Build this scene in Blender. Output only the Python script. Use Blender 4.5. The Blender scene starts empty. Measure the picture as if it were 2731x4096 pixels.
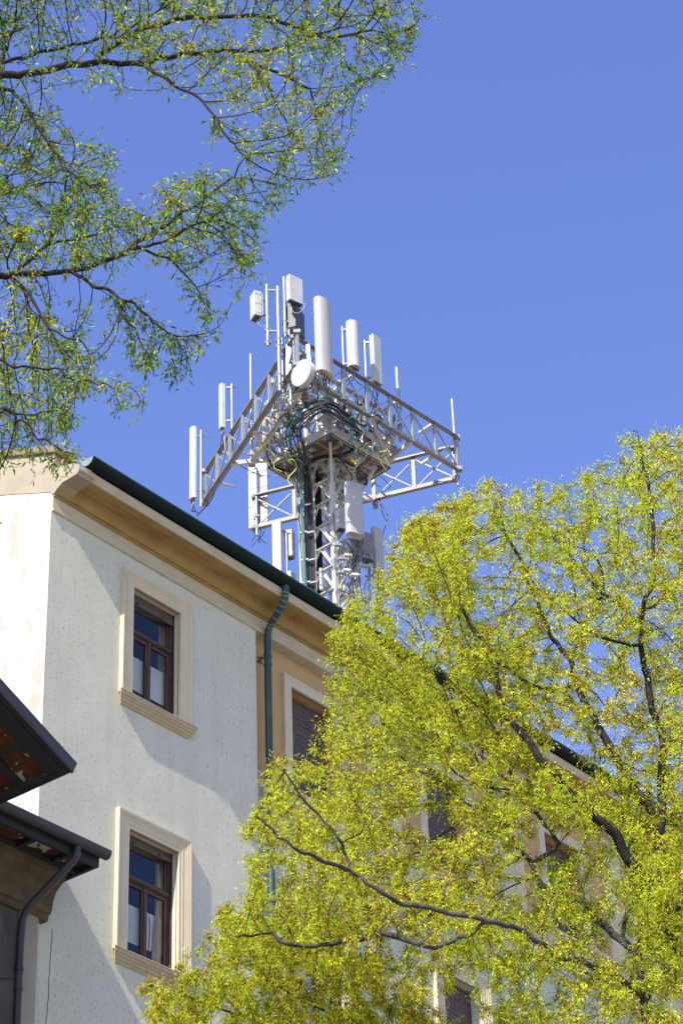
import bpy, bmesh, math, random
import numpy as np
from mathutils import Vector, Matrix, noise
random.seed(7)
SC = bpy.context.scene
# ------------------------------------------------------------------ camera
F = 9900.0; PITCH = math.radians(34.162); ROLL = math.radians(-2.117); AZ = math.radians(38.305)
CAM = Vector((0, 0, 1.6))
FWD = Vector((0, math.cos(PITCH), math.sin(PITCH))); UP0 = Vector((0, -math.sin(PITCH), math.cos(PITCH))); RT0 = Vector((1, 0, 0))
RT = math.cos(ROLL)*RT0 + math.sin(ROLL)*UP0; UP = -math.sin(ROLL)*RT0 + math.cos(ROLL)*UP0
cd = bpy.data.cameras.new('camera'); cam = bpy.data.objects.new('camera', cd); SC.collection.objects.link(cam)
cd.sensor_fit = 'HORIZONTAL'; cd.sensor_width = 36.0; cd.lens = 36.0*F/2731.0
cd.clip_start = 0.1; cd.clip_end = 6000
m3 = Matrix((RT, UP, -FWD)).transposed(); cam.matrix_world = Matrix.Translation(CAM) @ m3.to_4x4()
SC.camera = cam
# building frame: s along the street front, d out of the wall, h above the cornice foot
D = Vector((math.sin(AZ), math.cos(AZ), 0)); N = Vector((math.cos(AZ), -math.sin(AZ), 0)); U = Vector((0, 0, 1))
P0 = Vector((-4.196, 29.593, 21.916)); H0 = P0.z
# ------------------------------------------------------------------ light
SUN = (-D*6.8 + N*1.02 + U*7.0).normalized()
world = bpy.data.worlds.new('World'); SC.world = world; world.use_nodes = True
wn = world.node_tree.nodes; wl = world.node_tree.links
sky = wn.new('ShaderNodeTexSky'); sky.sky_type = 'NISHITA'; sky.sun_disc = False
sky.sun_elevation = math.asin(SUN.z); sky.sun_rotation = math.atan2(SUN.x, SUN.y) % (2*math.pi)
sky.air_density = 1.0; sky.dust_density = 0.6; sky.ozone_density = 2.5
hs = wn.new('ShaderNodeHueSaturation'); hs.inputs['Hue'].default_value = 0.522; hs.inputs['Saturation'].default_value = 1.13; hs.inputs['Value'].default_value = 1.16
wl.new(sky.outputs[0], hs.inputs['Color']); wl.new(hs.outputs[0], wn['Background'].inputs[0])
wn['Background'].inputs[1].default_value = 0.13
sl = bpy.data.lights.new('sun', 'SUN'); sl.energy = 4.6; sl.angle = math.radians(0.5); sl.color = (1.0, 0.95, 0.87)
so = bpy.data.objects.new('sun', sl); SC.collection.objects.link(so)
so.rotation_euler = SUN.to_track_quat('Z', 'Y').to_euler(); so.location = (-20, -20, 60)
SC.view_settings.view_transform = 'Standard'; SC.view_settings.look = 'None'
SC.view_settings.exposure = 0.95; SC.view_settings.gamma = 1.0
# ------------------------------------------------------------------ helpers
def tag(o, label=None, cat=None, group=None, kind=None):
    if label: o['label'] = label
    if cat: o['category'] = cat
    if group: o['group'] = group
    if kind: o['kind'] = kind
    return o
def empty(name, loc=(0, 0, 0), rz=0, parent=None):
    o = bpy.data.objects.new(name, None); SC.collection.objects.link(o)
    o.location = loc; o.rotation_euler = (0, 0, rz); o.empty_display_size = 0.2
    if parent: o.parent = parent
    return o
def ray(x, y):
    return (FWD + RT*((x-1365.5)/F) - UP*((y-2048)/F)).normalized()
def at(x, y, Y):                       # the point at world depth Y seen at photo pixel x, y
    r = ray(x, y); return CAM + r*((Y-CAM.y)/r.y)
def atz(x, y, z):
    r = ray(x, y); return CAM + r*((z-CAM.z)/r.z)
class MB:
    def __init__(self): self.v = []; self.f = []
    def add(self, vs, fs):
        n = len(self.v); self.v += [tuple(a) for a in vs]; self.f += [tuple(i+n for i in g) for g in fs]; return self
    def box(self, a, b):
        x0, y0, z0 = (min(a[i], b[i]) for i in range(3)); x1, y1, z1 = (max(a[i], b[i]) for i in range(3))
        return self.add([(x0,y0,z0),(x1,y0,z0),(x1,y1,z0),(x0,y1,z0),(x0,y0,z1),(x1,y0,z1),(x1,y1,z1),(x0,y1,z1)],
                 [(0,3,2,1),(4,5,6,7),(0,1,5,4),(1,2,6,5),(2,3,7,6),(3,0,4,7)])
    def beam(self, p, q, w, h=None, up=(0, 0, 1)):     # square bar from p to q
        p = Vector(p); q = Vector(q); h = w if h is None else h; a = (q-p).normalized(); u = Vector(up)
        if abs(a.dot(u)) > .98: u = Vector((0.3, 1, 0)).normalized()
        r = a.cross(u).normalized()*w/2; t = r.cross(a).normalized()*h/2
        vs = [p-r-t, p+r-t, p+r+t, p-r+t, q-r-t, q+r-t, q+r+t, q-r+t]
        return self.add(vs, [(0,1,2,3),(7,6,5,4),(0,4,5,1),(1,5,6,2),(2,6,7,3),(3,7,4,0)])
    def angle(self, p, q, w, t=.012, up=(0, 0, 1), flip=1):     # steel L angle
        p = Vector(p); q = Vector(q); a = (q-p).normalized(); u = Vector(up)
        if abs(a.dot(u)) > .98: u = Vector((0.3, 1, 0)).normalized()
        r = a.cross(u).normalized()*flip; k = r.cross(a).normalized()*flip
        self.beam(p+r*(w/2), q+r*(w/2), w, t, up=up); self.beam(p+k*(w/2+t/2), q+k*(w/2+t/2), t, w, up=up); return self
    def obox(self, c, ax, ay, az):     # oriented box from centre and half axes
        c = Vector(c); vs = [c+ax*i+ay*j+az*k for k in (-1, 1) for i, j in ((-1,-1),(1,-1),(1,1),(-1,1))]
        return self.add(vs, [(0,3,2,1),(4,5,6,7),(0,1,5,4),(1,2,6,5),(2,3,7,6),(3,0,4,7)])
    def tube(self, pts, r, n=8, cap=True):
        pts = [Vector(p) for p in pts]; k = len(pts); rs = r if isinstance(r, (list, tuple)) else [r]*k
        d0 = (pts[1]-pts[0]).normalized(); u = d0.orthogonal().normalized(); vs = []
        for i in range(k):
            d = (pts[min(i+1, k-1)]-pts[max(i-1, 0)]).normalized()
            u = (u-d*u.dot(d)); u = u.normalized() if u.length > 1e-6 else d.orthogonal().normalized(); w = d.cross(u)
            vs += [pts[i]+(u*math.cos(2*math.pi*j/n)+w*math.sin(2*math.pi*j/n))*rs[i] for j in range(n)]
        fs = [(i*n+j, i*n+(j+1) % n, (i+1)*n+(j+1) % n, (i+1)*n+j) for i in range(k-1) for j in range(n)]
        if cap: fs += [tuple(reversed(range(n))), tuple(range((k-1)*n, k*n))]
        return self.add(vs, fs)
    def prism(self, prof, o, ax, ay, az):              # closed profile (a,b) on axes ax, ay, swept by vector az
        o = Vector(o); k = len(prof); vs = [o+ax*a+ay*b for a, b in prof] + [o+az+ax*a+ay*b for a, b in prof]
        fs = [(i, (i+1) % k, k+(i+1) % k, k+i) for i in range(k)] + [tuple(reversed(range(k))), tuple(range(k, 2*k))]
        return self.add(vs, fs)
    def build(self, name, mat, parent=None, smooth=False, bevel=0):
        me = bpy.data.meshes.new(name); me.from_pydata(self.v, [], self.f); me.update()
        bm = bmesh.new(); bm.from_mesh(me); bmesh.ops.recalc_face_normals(bm, faces=bm.faces)
        bm.to_mesh(me); bm.free()
        o = bpy.data.objects.new(name, me); SC.collection.objects.link(o)
        me.materials.append(mat)
        if parent: o.parent = parent
        if smooth:
            for p in me.polygons: p.use_smooth = True
            me.set_sharp_from_angle(angle=math.radians(smooth if smooth is not True else 40))
        if bevel:
            b = o.modifiers.new('bevel', 'BEVEL'); b.width = bevel; b.segments = 2; b.limit_method = 'ANGLE'
        return o
# ------------------------------------------------------------------ materials
MATS = {}
def mat(name, col, rough=.7, metal=0, noise_amt=.12, nscale=3.0, bump=0, bscale=40, col2=None, spec=.5):
    m = bpy.data.materials.new(name); m.use_nodes = True; nt = m.node_tree; n = nt.nodes; l = nt.links
    b = n['Principled BSDF']; b.inputs['Roughness'].default_value = rough; b.inputs['Metallic'].default_value = metal
    b.inputs['Specular IOR Level'].default_value = spec
    tc = n.new('ShaderNodeTexCoord'); t = n.new('ShaderNodeTexNoise'); t.inputs['Scale'].default_value = nscale; t.inputs['Detail'].default_value = 8
    t.inputs['Roughness'].default_value = .65
    l.new(tc.outputs['Object'], t.inputs['Vector'])
    cr = n.new('ShaderNodeValToRGB'); cr.color_ramp.elements[0].position = .3; cr.color_ramp.elements[1].position = .72
    c2 = col2 or tuple(c*(1-noise_amt*2) for c in col)
    cr.color_ramp.elements[0].color = (*c2, 1); cr.color_ramp.elements[1].color = (*col, 1)
    l.new(t.outputs['Fac'], cr.inputs[0]); l.new(cr.outputs[0], b.inputs['Base Color'])
    if bump:
        t2 = n.new('ShaderNodeTexNoise'); t2.inputs['Scale'].default_value = bscale; t2.inputs['Detail'].default_value = 4
        l.new(tc.outputs['Object'], t2.inputs['Vector'])
        bp = n.new('ShaderNodeBump'); bp.inputs['Strength'].default_value = bump; bp.inputs['Distance'].default_value = .01
        l.new(t2.outputs['Fac'], bp.inputs['Height']); l.new(bp.outputs[0], b.inputs['Normal'])
    MATS[name] = m; return m
def streaks(m, col, amount=.5, scale=(6, 6, .7), lo=.5, hi=.75):      # rain streaks and dirt mixed into the base colour
    nt = m.node_tree; n = nt.nodes; l = nt.links; b = n['Principled BSDF']
    src = b.inputs['Base Color'].links[0].from_socket
    tc = n.new('ShaderNodeTexCoord'); mp = n.new('ShaderNodeMapping'); mp.inputs['Scale'].default_value = scale
    t = n.new('ShaderNodeTexNoise'); t.inputs['Scale'].default_value = 1.0; t.inputs['Detail'].default_value = 7; t.inputs['Roughness'].default_value = .6
    r = n.new('ShaderNodeMapRange'); r.inputs['From Min'].default_value = lo; r.inputs['From Max'].default_value = hi; r.inputs['To Max'].default_value = amount
    mx = n.new('ShaderNodeMix'); mx.data_type = 'RGBA'
    l.new(tc.outputs['Object'], mp.inputs[0]); l.new(mp.outputs[0], t.inputs['Vector']); l.new(t.outputs['Fac'], r.inputs['Value'])
    l.new(r.outputs[0], mx.inputs['Factor']); l.new(src, mx.inputs['A']); mx.inputs['B'].default_value = (*col, 1)
    l.new(mx.outputs['Result'], b.inputs['Base Color']); return m
def pecked(m):                # small chisel marks hacked into the plaster: dark pits with relief
    nt = m.node_tree; n = nt.nodes; l = nt.links; b = n['Principled BSDF']
    src = b.inputs['Base Color'].links[0].from_socket
    tc = n.new('ShaderNodeTexCoord')
    sep = n.new('ShaderNodeSeparateXYZ'); l.new(tc.outputs['Object'], sep.inputs[0])
    cmb = n.new('ShaderNodeCombineXYZ'); l.new(sep.outputs['X'], cmb.inputs['X']); l.new(sep.outputs['Z'], cmb.inputs['Y'])
    nz = n.new('ShaderNodeTexNoise'); nz.inputs['Scale'].default_value = .8; l.new(cmb.outputs[0], nz.inputs['Vector'])
    rot = n.new('ShaderNodeMath'); rot.operation = 'MULTIPLY'; rot.inputs[1].default_value = 3.2; l.new(nz.outputs['Fac'], rot.inputs[0])
    vo = n.new('ShaderNodeTexVoronoi'); vo.feature = 'F1'; vo.inputs['Scale'].default_value = 9.5; vo.inputs['Randomness'].default_value = 1.0
    wob = n.new('ShaderNodeTexNoise'); wob.inputs['Scale'].default_value = 35; wob.inputs['Detail'].default_value = 2; l.new(cmb.outputs[0], wob.inputs['Vector'])
    ws = n.new('ShaderNodeVectorMath'); ws.operation = 'SCALE'; ws.inputs['Scale'].default_value = .03; l.new(wob.outputs['Color'], ws.inputs[0])
    wa = n.new('ShaderNodeVectorMath'); wa.operation = 'ADD'; l.new(cmb.outputs[0], wa.inputs[0]); l.new(ws.outputs[0], wa.inputs[1])
    l.new(wa.outputs[0], vo.inputs['Vector'])
    # elongated distance from the cell centre, turned by a slowly varying angle
    sub = n.new('ShaderNodeVectorMath'); sub.operation = 'SUBTRACT'; l.new(wa.outputs[0], sub.inputs[0]); l.new(vo.outputs['Position'], sub.inputs[1])
    vr = n.new('ShaderNodeVectorRotate'); vr.rotation_type = 'Z_AXIS'; l.new(sub.outputs[0], vr.inputs['Vector']); l.new(rot.outputs[0], vr.inputs['Angle'])
    sc = n.new('ShaderNodeVectorMath'); sc.operation = 'MULTIPLY'; sc.inputs[1].default_value = (40, 125, 0); l.new(vr.outputs[0], sc.inputs[0])
    ln = n.new('ShaderNodeVectorMath'); ln.operation = 'LENGTH'; l.new(sc.outputs[0], ln.inputs[0])
    pit = n.new('ShaderNodeMapRange'); pit.inputs['From Min'].default_value = 1.0; pit.inputs['From Max'].default_value = .45; l.new(ln.outputs['Value'], pit.inputs['Value'])
    # some cells stay plain, and fewer marks in some zones
    rc = n.new('ShaderNodeSeparateColor'); l.new(vo.outputs['Color'], rc.inputs[0])
    zn = n.new('ShaderNodeTexNoise'); zn.inputs['Scale'].default_value = .55; l.new(cmb.outputs[0], zn.inputs['Vector'])
    gt = n.new('ShaderNodeMath'); gt.operation = 'LESS_THAN'; l.new(rc.outputs[0], gt.inputs[0])
    z2 = n.new('ShaderNodeMapRange'); z2.inputs['From Min'].default_value = .35; z2.inputs['From Max'].default_value = .6; z2.inputs['To Min'].default_value = .12; z2.inputs['To Max'].default_value = .9
    l.new(zn.outputs['Fac'], z2.inputs['Value']); l.new(z2.outputs[0], gt.inputs[1])
    mu = n.new('ShaderNodeMath'); mu.operation = 'MULTIPLY'; l.new(pit.outputs[0], mu.inputs[0]); l.new(gt.outputs[0], mu.inputs[1])
    st = n.new('ShaderNodeMath'); st.operation = 'MULTIPLY'; l.new(mu.outputs[0], st.inputs[0])
    z3 = n.new('ShaderNodeMapRange'); z3.inputs['To Min'].default_value = .08; z3.inputs['To Max'].default_value = .62; l.new(rc.outputs[1], z3.inputs['Value']); l.new(z3.outputs[0], st.inputs[1])
    mx = n.new('ShaderNodeMix'); mx.data_type = 'RGBA'; mx.inputs['B'].default_value = (.12, .115, .10, 1)
    l.new(st.outputs[0], mx.inputs['Factor']); l.new(src, mx.inputs['A']); l.new(mx.outputs['Result'], b.inputs['Base Color'])
    bp = n.new('ShaderNodeBump'); bp.invert = True; bp.inputs['Strength'].default_value = .7; bp.inputs['Distance'].default_value = .012; l.new(mu.outputs[0], bp.inputs['Height'])
    t2 = n.new('ShaderNodeTexNoise'); t2.inputs['Scale'].default_value = 2.2; t2.inputs['Detail'].default_value = 9; l.new(tc.outputs['Object'], t2.inputs['Vector'])
    bp2 = n.new('ShaderNodeBump'); bp2.inputs['Strength'].default_value = .22; bp2.inputs['Distance'].default_value = .03
    l.new(t2.outputs['Fac'], bp2.inputs['Height']); l.new(bp2.outputs[0], bp.inputs['Normal']); l.new(bp.outputs[0], b.inputs['Normal'])
    return m
M_PLASTER = streaks(pecked(mat('grey_plaster', (.60, .572, .44), .9, col2=(.51, .485, .375), nscale=.9, spec=.2)), (.42, .385, .30), .32, (3.2, 3.2, .30), .50, .72)
M_LOWER = streaks(mat('lower_plaster', (.50, .50, .40), .9, col2=(.45, .45, .365), nscale=1.2, bump=.2, bscale=30, spec=.2), (.35, .33, .29), .3, (1.5, 1.5, .4), .55, .8)
M_GABLE = streaks(mat('white_plaster', (.60, .58, .53), .9, col2=(.46, .43, .37), nscale=1.7, bump=.8, bscale=14, spec=.2), (.29, .27, .23), .7, (2.2, 2.2, 1.1), .47, .58)
M_COPE = streaks(mat('weathered_coping', (.27, .22, .155), .95, col2=(.17, .135, .09), nscale=7, bump=.9, bscale=60, spec=.2), (.10, .07, .045), .6, (4, 4, 4), .5, .7)
M_BAND = streaks(mat('weathered_render', (.36, .32, .24), .95, col2=(.28, .24, .175), nscale=2.0, bump=.5, bscale=30, spec=.2), (.30, .23, .16), .6, (2.5, 2.5, 1.2), .5, .75)
M_ORANGE = streaks(mat('orange_render', (.50, .33, .155), .95, col2=(.45, .29, .13), nscale=1.0, bump=.3, bscale=50, spec=.2), (.50, .42, .35), .7, (1.6, 1.6, .8), .64, .68)
M_CREAM = streaks(mat('cream_stone', (.60, .51, .345), .85, col2=(.53, .445, .29), nscale=4, bump=.2, bscale=120, spec=.25), (.40, .31, .19), .4, (7, 7, .6), .56, .8)
M_SILL = streaks(mat('sill_stone', (.50, .40, .26), .85, col2=(.40, .31, .19), nscale=5, bump=.2, bscale=120, spec=.25), (.33, .22, .10), .55, (9, 9, 2), .5, .75)
M_CORN = streaks(mat('cornice_stucco', (.52, .46, .33), .9, col2=(.47, .40, .27), nscale=3, bump=.25, bscale=60, spec=.2), (.33, .24, .12), .5, (2, 2, 9), .5, .72)
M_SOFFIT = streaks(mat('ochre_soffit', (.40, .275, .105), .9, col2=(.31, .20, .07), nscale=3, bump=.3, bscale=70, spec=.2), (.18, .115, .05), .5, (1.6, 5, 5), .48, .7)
M_GUTTER = streaks(mat('green_gutter', (.005, .014, .013), .5, col2=(.004, .012, .012), nscale=6, bump=.15, bscale=25, spec=.12), (.025, .045, .042), .35, (28, 2, 2), .55, .8)
M_GRIM = mat('green_gutter_rim', (.04, .13, .11), .6, col2=(.03, .09, .08), nscale=8)
M_PIPE = streaks(mat('green_pipe', (.022, .062, .054), .55, col2=(.014, .040, .036), nscale=4, bump=.1), (.10, .15, .13), .5, (9, 9, 1.2), .5, .75)
M_LEAD = mat('solder_seam', (.35, .40, .38), .5)
M_WOOD = streaks(mat('brown_window_wood', (.075, .034, .016), .55, col2=(.038, .017, .008), nscale=6, bump=.3, bscale=60), (.22, .11, .05), .6, (40, 40, 2.5), .55, .7)
M_SHUT = streaks(mat('brown_shutter_wood', (.10, .065, .045), .6, col2=(.06, .038, .028), nscale=5), (.15, .11, .08), .5, (2.5, 20, 30), .5, .7)
M_ROOM = mat('room_interior', (.055, .065, .10), .9)
M_REFL = mat('pale_reflection', (.70, .69, .66), .8, nscale=2)  # pale band imitating a reflection in the panes
M_DRAPE = mat('ochre_curtain', (.42, .36, .24), .9, nscale=3)
M_DARKM = streaks(mat('brown_sheet_metal', (.040, .033, .034), .5, col2=(.024, .020, .022), nscale=4, bump=.1), (.07, .06, .06), .3, (12, 3, 3), .55, .8)
M_RAFT = mat('dark_rafter', (.020, .024, .023), .75, nscale=6, bump=.3)
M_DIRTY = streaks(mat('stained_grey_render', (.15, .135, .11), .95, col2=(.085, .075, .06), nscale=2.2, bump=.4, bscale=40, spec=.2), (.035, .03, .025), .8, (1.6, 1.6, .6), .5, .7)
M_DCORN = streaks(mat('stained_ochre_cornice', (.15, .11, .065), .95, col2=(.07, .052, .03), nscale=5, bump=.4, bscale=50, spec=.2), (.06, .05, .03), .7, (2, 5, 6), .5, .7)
M_ROOF = mat('terracotta_roof', (.22, .09, .05), .85, nscale=8, bump=.5, bscale=30)
M_TIN = mat('zinc', (.34, .38, .37), .45, .6)
def tile_mat():
    m = mat('brick_soffit_tiles', (.17, .045, .022), .9, col2=(.11, .035, .02), nscale=9, bump=.3, spec=.2)
    nt = m.node_tree; n = nt.nodes; l = nt.links; b = n['Principled BSDF']; src = b.inputs['Base Color'].links[0].from_socket
    tc = n.new('ShaderNodeTexCoord'); br = n.new('ShaderNodeTexBrick'); br.inputs['Scale'].default_value = 1.0
    br.inputs['Brick Width'].default_value = .30; br.inputs['Row Height'].default_value = .15; br.inputs['Mortar Size'].default_value = .014
    br.inputs['Color1'].default_value = (.17, .045, .024, 1); br.inputs['Color2'].default_value = (.10, .035, .02, 1); br.inputs['Mortar'].default_value = (.06, .035, .022, 1)
    l.new(tc.outputs['Object'], br.inputs['Vector'])
    t = n.new('ShaderNodeTexNoise'); t.inputs['Scale'].default_value = 4.5; t.inputs['Detail'].default_value = 5; l.new(tc.outputs['Object'], t.inputs['Vector'])
    r = n.new('ShaderNodeMapRange'); r.inputs['From Min'].default_value = .585; r.inputs['From Max'].default_value = .60; l.new(t.outputs['Fac'], r.inputs['Value'])
    mx = n.new('ShaderNodeMix'); mx.data_type = 'RGBA'; mx.inputs['B'].default_value = (.42, .40, .28, 1)
    l.new(r.outputs[0], mx.inputs['Factor']); l.new(br.outputs['Color'], mx.inputs['A']); l.new(mx.outputs['Result'], b.inputs['Base Color'])
    return m
M_TILE = tile_mat()
M_BARK = mat('dark_bark', (.040, .033, .028), .9, col2=(.014, .012, .011), nscale=14, bump=.8, bscale=50, spec=.2)
M_BARK2 = mat('grey_bark', (.085, .077, .070), .9, col2=(.026, .022, .020), nscale=12, bump=.7, bscale=45, spec=.2)
M_TWIG = mat('twig_bark', (.028, .020, .017), .85, nscale=12, spec=.2)
M_TOWER = streaks(mat('cream_steel_paint', (.50, .49, .44), .55, col2=(.40, .39, .345), nscale=5), (.38, .27, .16), .35, (5, 5, 2), .6, .78)
M_RUSTB = mat('rusty_beam_paint', (.40, .26, .15), .7, col2=(.30, .18, .10), nscale=5)
M_GALV = mat('galvanised_steel', (.36, .39, .405), .45, .4, col2=(.25, .275, .29), nscale=9)
M_GALVD = mat('weathered_galvanised_steel', (.25, .245, .235), .55, .3, col2=(.16, .15, .14), nscale=6)
M_RADOME = mat('radome_plastic', (.40, .40, .39), .5, col2=(.34, .34, .33), nscale=2)
M_RADGRN = mat('green_white_radome', (.40, .44, .39), .45, nscale=2)
M_WHITE = mat('white_antenna_paint', (.50, .50, .48), .5, nscale=2)
M_UNDER = mat('antenna_end_cap', (.50, .43, .34), .6, nscale=6)
M_RRU = mat('grey_equipment_casing', (.42, .42, .40), .5, nscale=4)
M_BLACK = mat('black_cable', (.012, .013, .015), .45, spec=.5)
M_GRNC = mat('green_cable', (.01, .18, .11), .45)
M_YEL = mat('yellow_green_cable', (.42, .48, .06), .5)
M_DKBOX = mat('dark_casing', (.05, .06, .07), .5)
M_IRON = mat('black_iron', (.03, .022, .018), .6)
def glass_mat():
    m = bpy.data.materials.new('window_glass'); m.use_nodes = True; n = m.node_tree.nodes; l = m.node_tree.links; n.remove(n['Principled BSDF'])
    g = n.new('ShaderNodeBsdfGlossy'); g.inputs['Roughness'].default_value = .02; g.inputs['Color'].default_value = (.9, .93, 1, 1)
    t = n.new('ShaderNodeBsdfTransparent'); t.inputs['Color'].default_value = (.90, .90, .88, 1)
    lw = n.new('ShaderNodeFresnel'); lw.inputs['IOR'].default_value = 1.55; mx = n.new('ShaderNodeMixShader')
    tc = n.new('ShaderNodeTexCoord'); t2 = n.new('ShaderNodeTexNoise'); t2.inputs['Scale'].default_value = 1.3; l.new(tc.outputs['Object'], t2.inputs['Vector'])
    bp = n.new('ShaderNodeBump'); bp.inputs['Strength'].default_value = .05; bp.inputs['Distance'].default_value = .05; l.new(t2.outputs['Fac'], bp.inputs['Height']); l.new(bp.outputs[0], g.inputs['Normal'])
    ge = n.new('ShaderNodeNewGeometry'); iv = n.new('ShaderNodeMath'); iv.operation = 'SUBTRACT'; iv.inputs[0].default_value = 1; l.new(ge.outputs['Backfacing'], iv.inputs[1])
    mu = n.new('ShaderNodeMath'); mu.operation = 'MULTIPLY'; l.new(lw.outputs[0], mu.inputs[0]); l.new(iv.outputs[0], mu.inputs[1])
    l.new(mu.outputs[0], mx.inputs[0]); l.new(t.outputs[0], mx.inputs[1]); l.new(g.outputs[0], mx.inputs[2]); l.new(mx.outputs[0], n['Material Output'].inputs[0])
    return m
M_GLASS = glass_mat()
def leaf_mat(name, cols, trans=.45):
    m = bpy.data.materials.new(name); m.use_nodes = True; n = m.node_tree.nodes; l = m.node_tree.links; n.remove(n['Principled BSDF'])
    at_ = n.new('ShaderNodeAttribute'); at_.attribute_name = 'tone'
    cr = n.new('ShaderNodeValToRGB'); e = cr.color_ramp.elements
    e[0].position = 0; e[0].color = (*cols[0], 1); e[1].position = 1; e[1].color = (*cols[-1], 1)
    for i, c in enumerate(cols[1:-1]): x = e.new((i+1)/(len(cols)-1)); x.color = (*c, 1)
    d = n.new('ShaderNodeBsdfDiffuse'); t = n.new('ShaderNodeBsdfTranslucent'); g = n.new('ShaderNodeBsdfGlossy'); g.inputs['Roughness'].default_value = .4
    mx = n.new('ShaderNodeMixShader'); mx.inputs[0].default_value = trans; m2 = n.new('ShaderNodeMixShader'); m2.inputs[0].default_value = .012
    l.new(at_.outputs['Fac'], cr.inputs[0]); l.new(cr.outputs[0], d.inputs[0]); l.new(cr.outputs[0], t.inputs[0])
    l.new(d.outputs[0], mx.inputs[1]); l.new(t.outputs[0], mx.inputs[2]); l.new(mx.outputs[0], m2.inputs[1]); l.new(g.outputs[0], m2.inputs[2])
    l.new(m2.outputs[0], n['Material Output'].inputs[0]); return m
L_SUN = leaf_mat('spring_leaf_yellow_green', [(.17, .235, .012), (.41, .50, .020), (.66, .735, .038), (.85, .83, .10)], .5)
L_SHADE = leaf_mat('shaded_leaf_green', [(.03, .09, .022), (.08, .17, .03), (.20, .31, .03), (.60, .60, .05)], .42)  # shade of the near crown, seen from below, put into darker greens
L_BLOS = leaf_mat('brown_blossom', [(.15, .065, .015), (.30, .16, .03), (.52, .42, .07)], .3)
# ------------------------------------------------------------------ ground and street
def sheet(name, x0, y0, x1, y1, z, m, n=1):
    b = MB(); b.add([(x0,y0,z),(x1,y0,z),(x1,y1,z),(x0,y1,z)], [(0,1,2,3)]); o = b.build(name, m); tag(o, kind='structure'); return o
M_GROUND = mat('paved_ground', (.30, .27, .23), .95, nscale=.6, bump=.2)
M_ASPH = mat('asphalt', (.055, .055, .055), .9, nscale=2, bump=.4)
M_PAVE = mat('pavement_stone', (.34, .32, .28), .9, nscale=1.5, bump=.3)
sheet('ground', -2500, -2500, 2500, 2500, 0, M_GROUND)
def strip(name, d0, d1, z0, z1, m):
    b = MB(); o = P0-U*H0
    b.add([o+D*s+N*d+U*z for z in (z0, z1) for s, d in ((-60, d0), (90, d0), (90, d1), (-60, d1))],
          [(4,5,6,7),(0,1,5,4),(1,2,6,5),(2,3,7,6),(3,0,4,7)]); x = b.build(name, m); tag(x, kind='structure'); return x
strip('road', 3.2, 10.5, -.05, .006, M_ASPH)
strip('pavement', 0.25, 3.2, -.05, .13, M_PAVE)
strip('pavement', 10.5, 15.0, -.05, .13, M_PAVE)
# ------------------------------------------------------------------ main building
BR = math.pi/2 - AZ
bld = empty('apartment_building', P0-U*H0, BR)
tag(bld, 'pale grey plastered apartment house with green gutter, ochre cornice and white gable below the mast', 'building')
def L(s, d, h): return Vector((s, -d, h+H0))
X = Vector((1, 0, 0)); Yd = Vector((0, -1, 0)); Z = Vector((0, 0, 1))
def lbox(mb, s0, s1, d0, d1, h0, h1): return mb.box(L(s0, d0, h0), L(s1, d1, h1))
def holed(mb, s0, s1, h0, h1, d, holes, depth):       # wall face with openings and their reveals
    ss = sorted({s0, s1} | {v for q in holes for v in q[:2]}); hh = sorted({h0, h1} | {v for q in holes for v in q[2:]})
    for i in range(len(ss)-1):
        for j in range(len(hh)-1):
            cs, ch = (ss[i]+ss[i+1])/2, (hh[j]+hh[j+1])/2
            if any(q[0] < cs < q[1] and q[2] < ch < q[3] for q in holes): continue
            mb.add([L(ss[i], d, hh[j]), L(ss[i+1], d, hh[j]), L(ss[i+1], d, hh[j+1]), L(ss[i], d, hh[j+1])], [(0,1,2,3)])
    for a, b, c, e in holes:
        q = [(a, c), (b, c), (b, e), (a, e)]
        for k in range(4):
            (s1_, h1_), (s2_, h2_) = q[k], q[(k+1) % 4]
            mb.add([L(s1_, d, h1_), L(s2_, d, h2_), L(s2_, d-depth, h2_), L(s1_, d-depth, h1_)], [(0,1,2,3)])
FL = 3.985
# grey plaster front, with one window per storey
gw = [(1.70, 2.72, -2.42-FL*k, -.54-FL*k) for k in range(5)]
b = MB(); holed(b, 0, 4.49, -H0+.3, 0.02, 0, gw, .42)
b.add([L(4.49, 0, -H0+.3), L(4.49, -.3, -H0+.3), L(4.49, -.3, .02), L(4.49, 0, .02)], [(0,1,2,3)])
plast = b.build('plaster_front', M_PLASTER, bld)
def crack(pts, w=.006):
    for p, q in zip(pts[:-1], pts[1:]): yield (L(p[0], .002, p[1]), L(q[0], .002, q[1]))
b = MB()
random.seed(3); pts = []
h = -6.5; s = .33
while h > -9.5:
    pts.append((s, h)); h -= random.uniform(.05, .14); s += random.uniform(-.018, .014)
for p, q in crack(pts): b.beam(p, q, .008, .004, up=(0, 1, 0))
b.build('wall_crack', M_IRON, plast)
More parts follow.
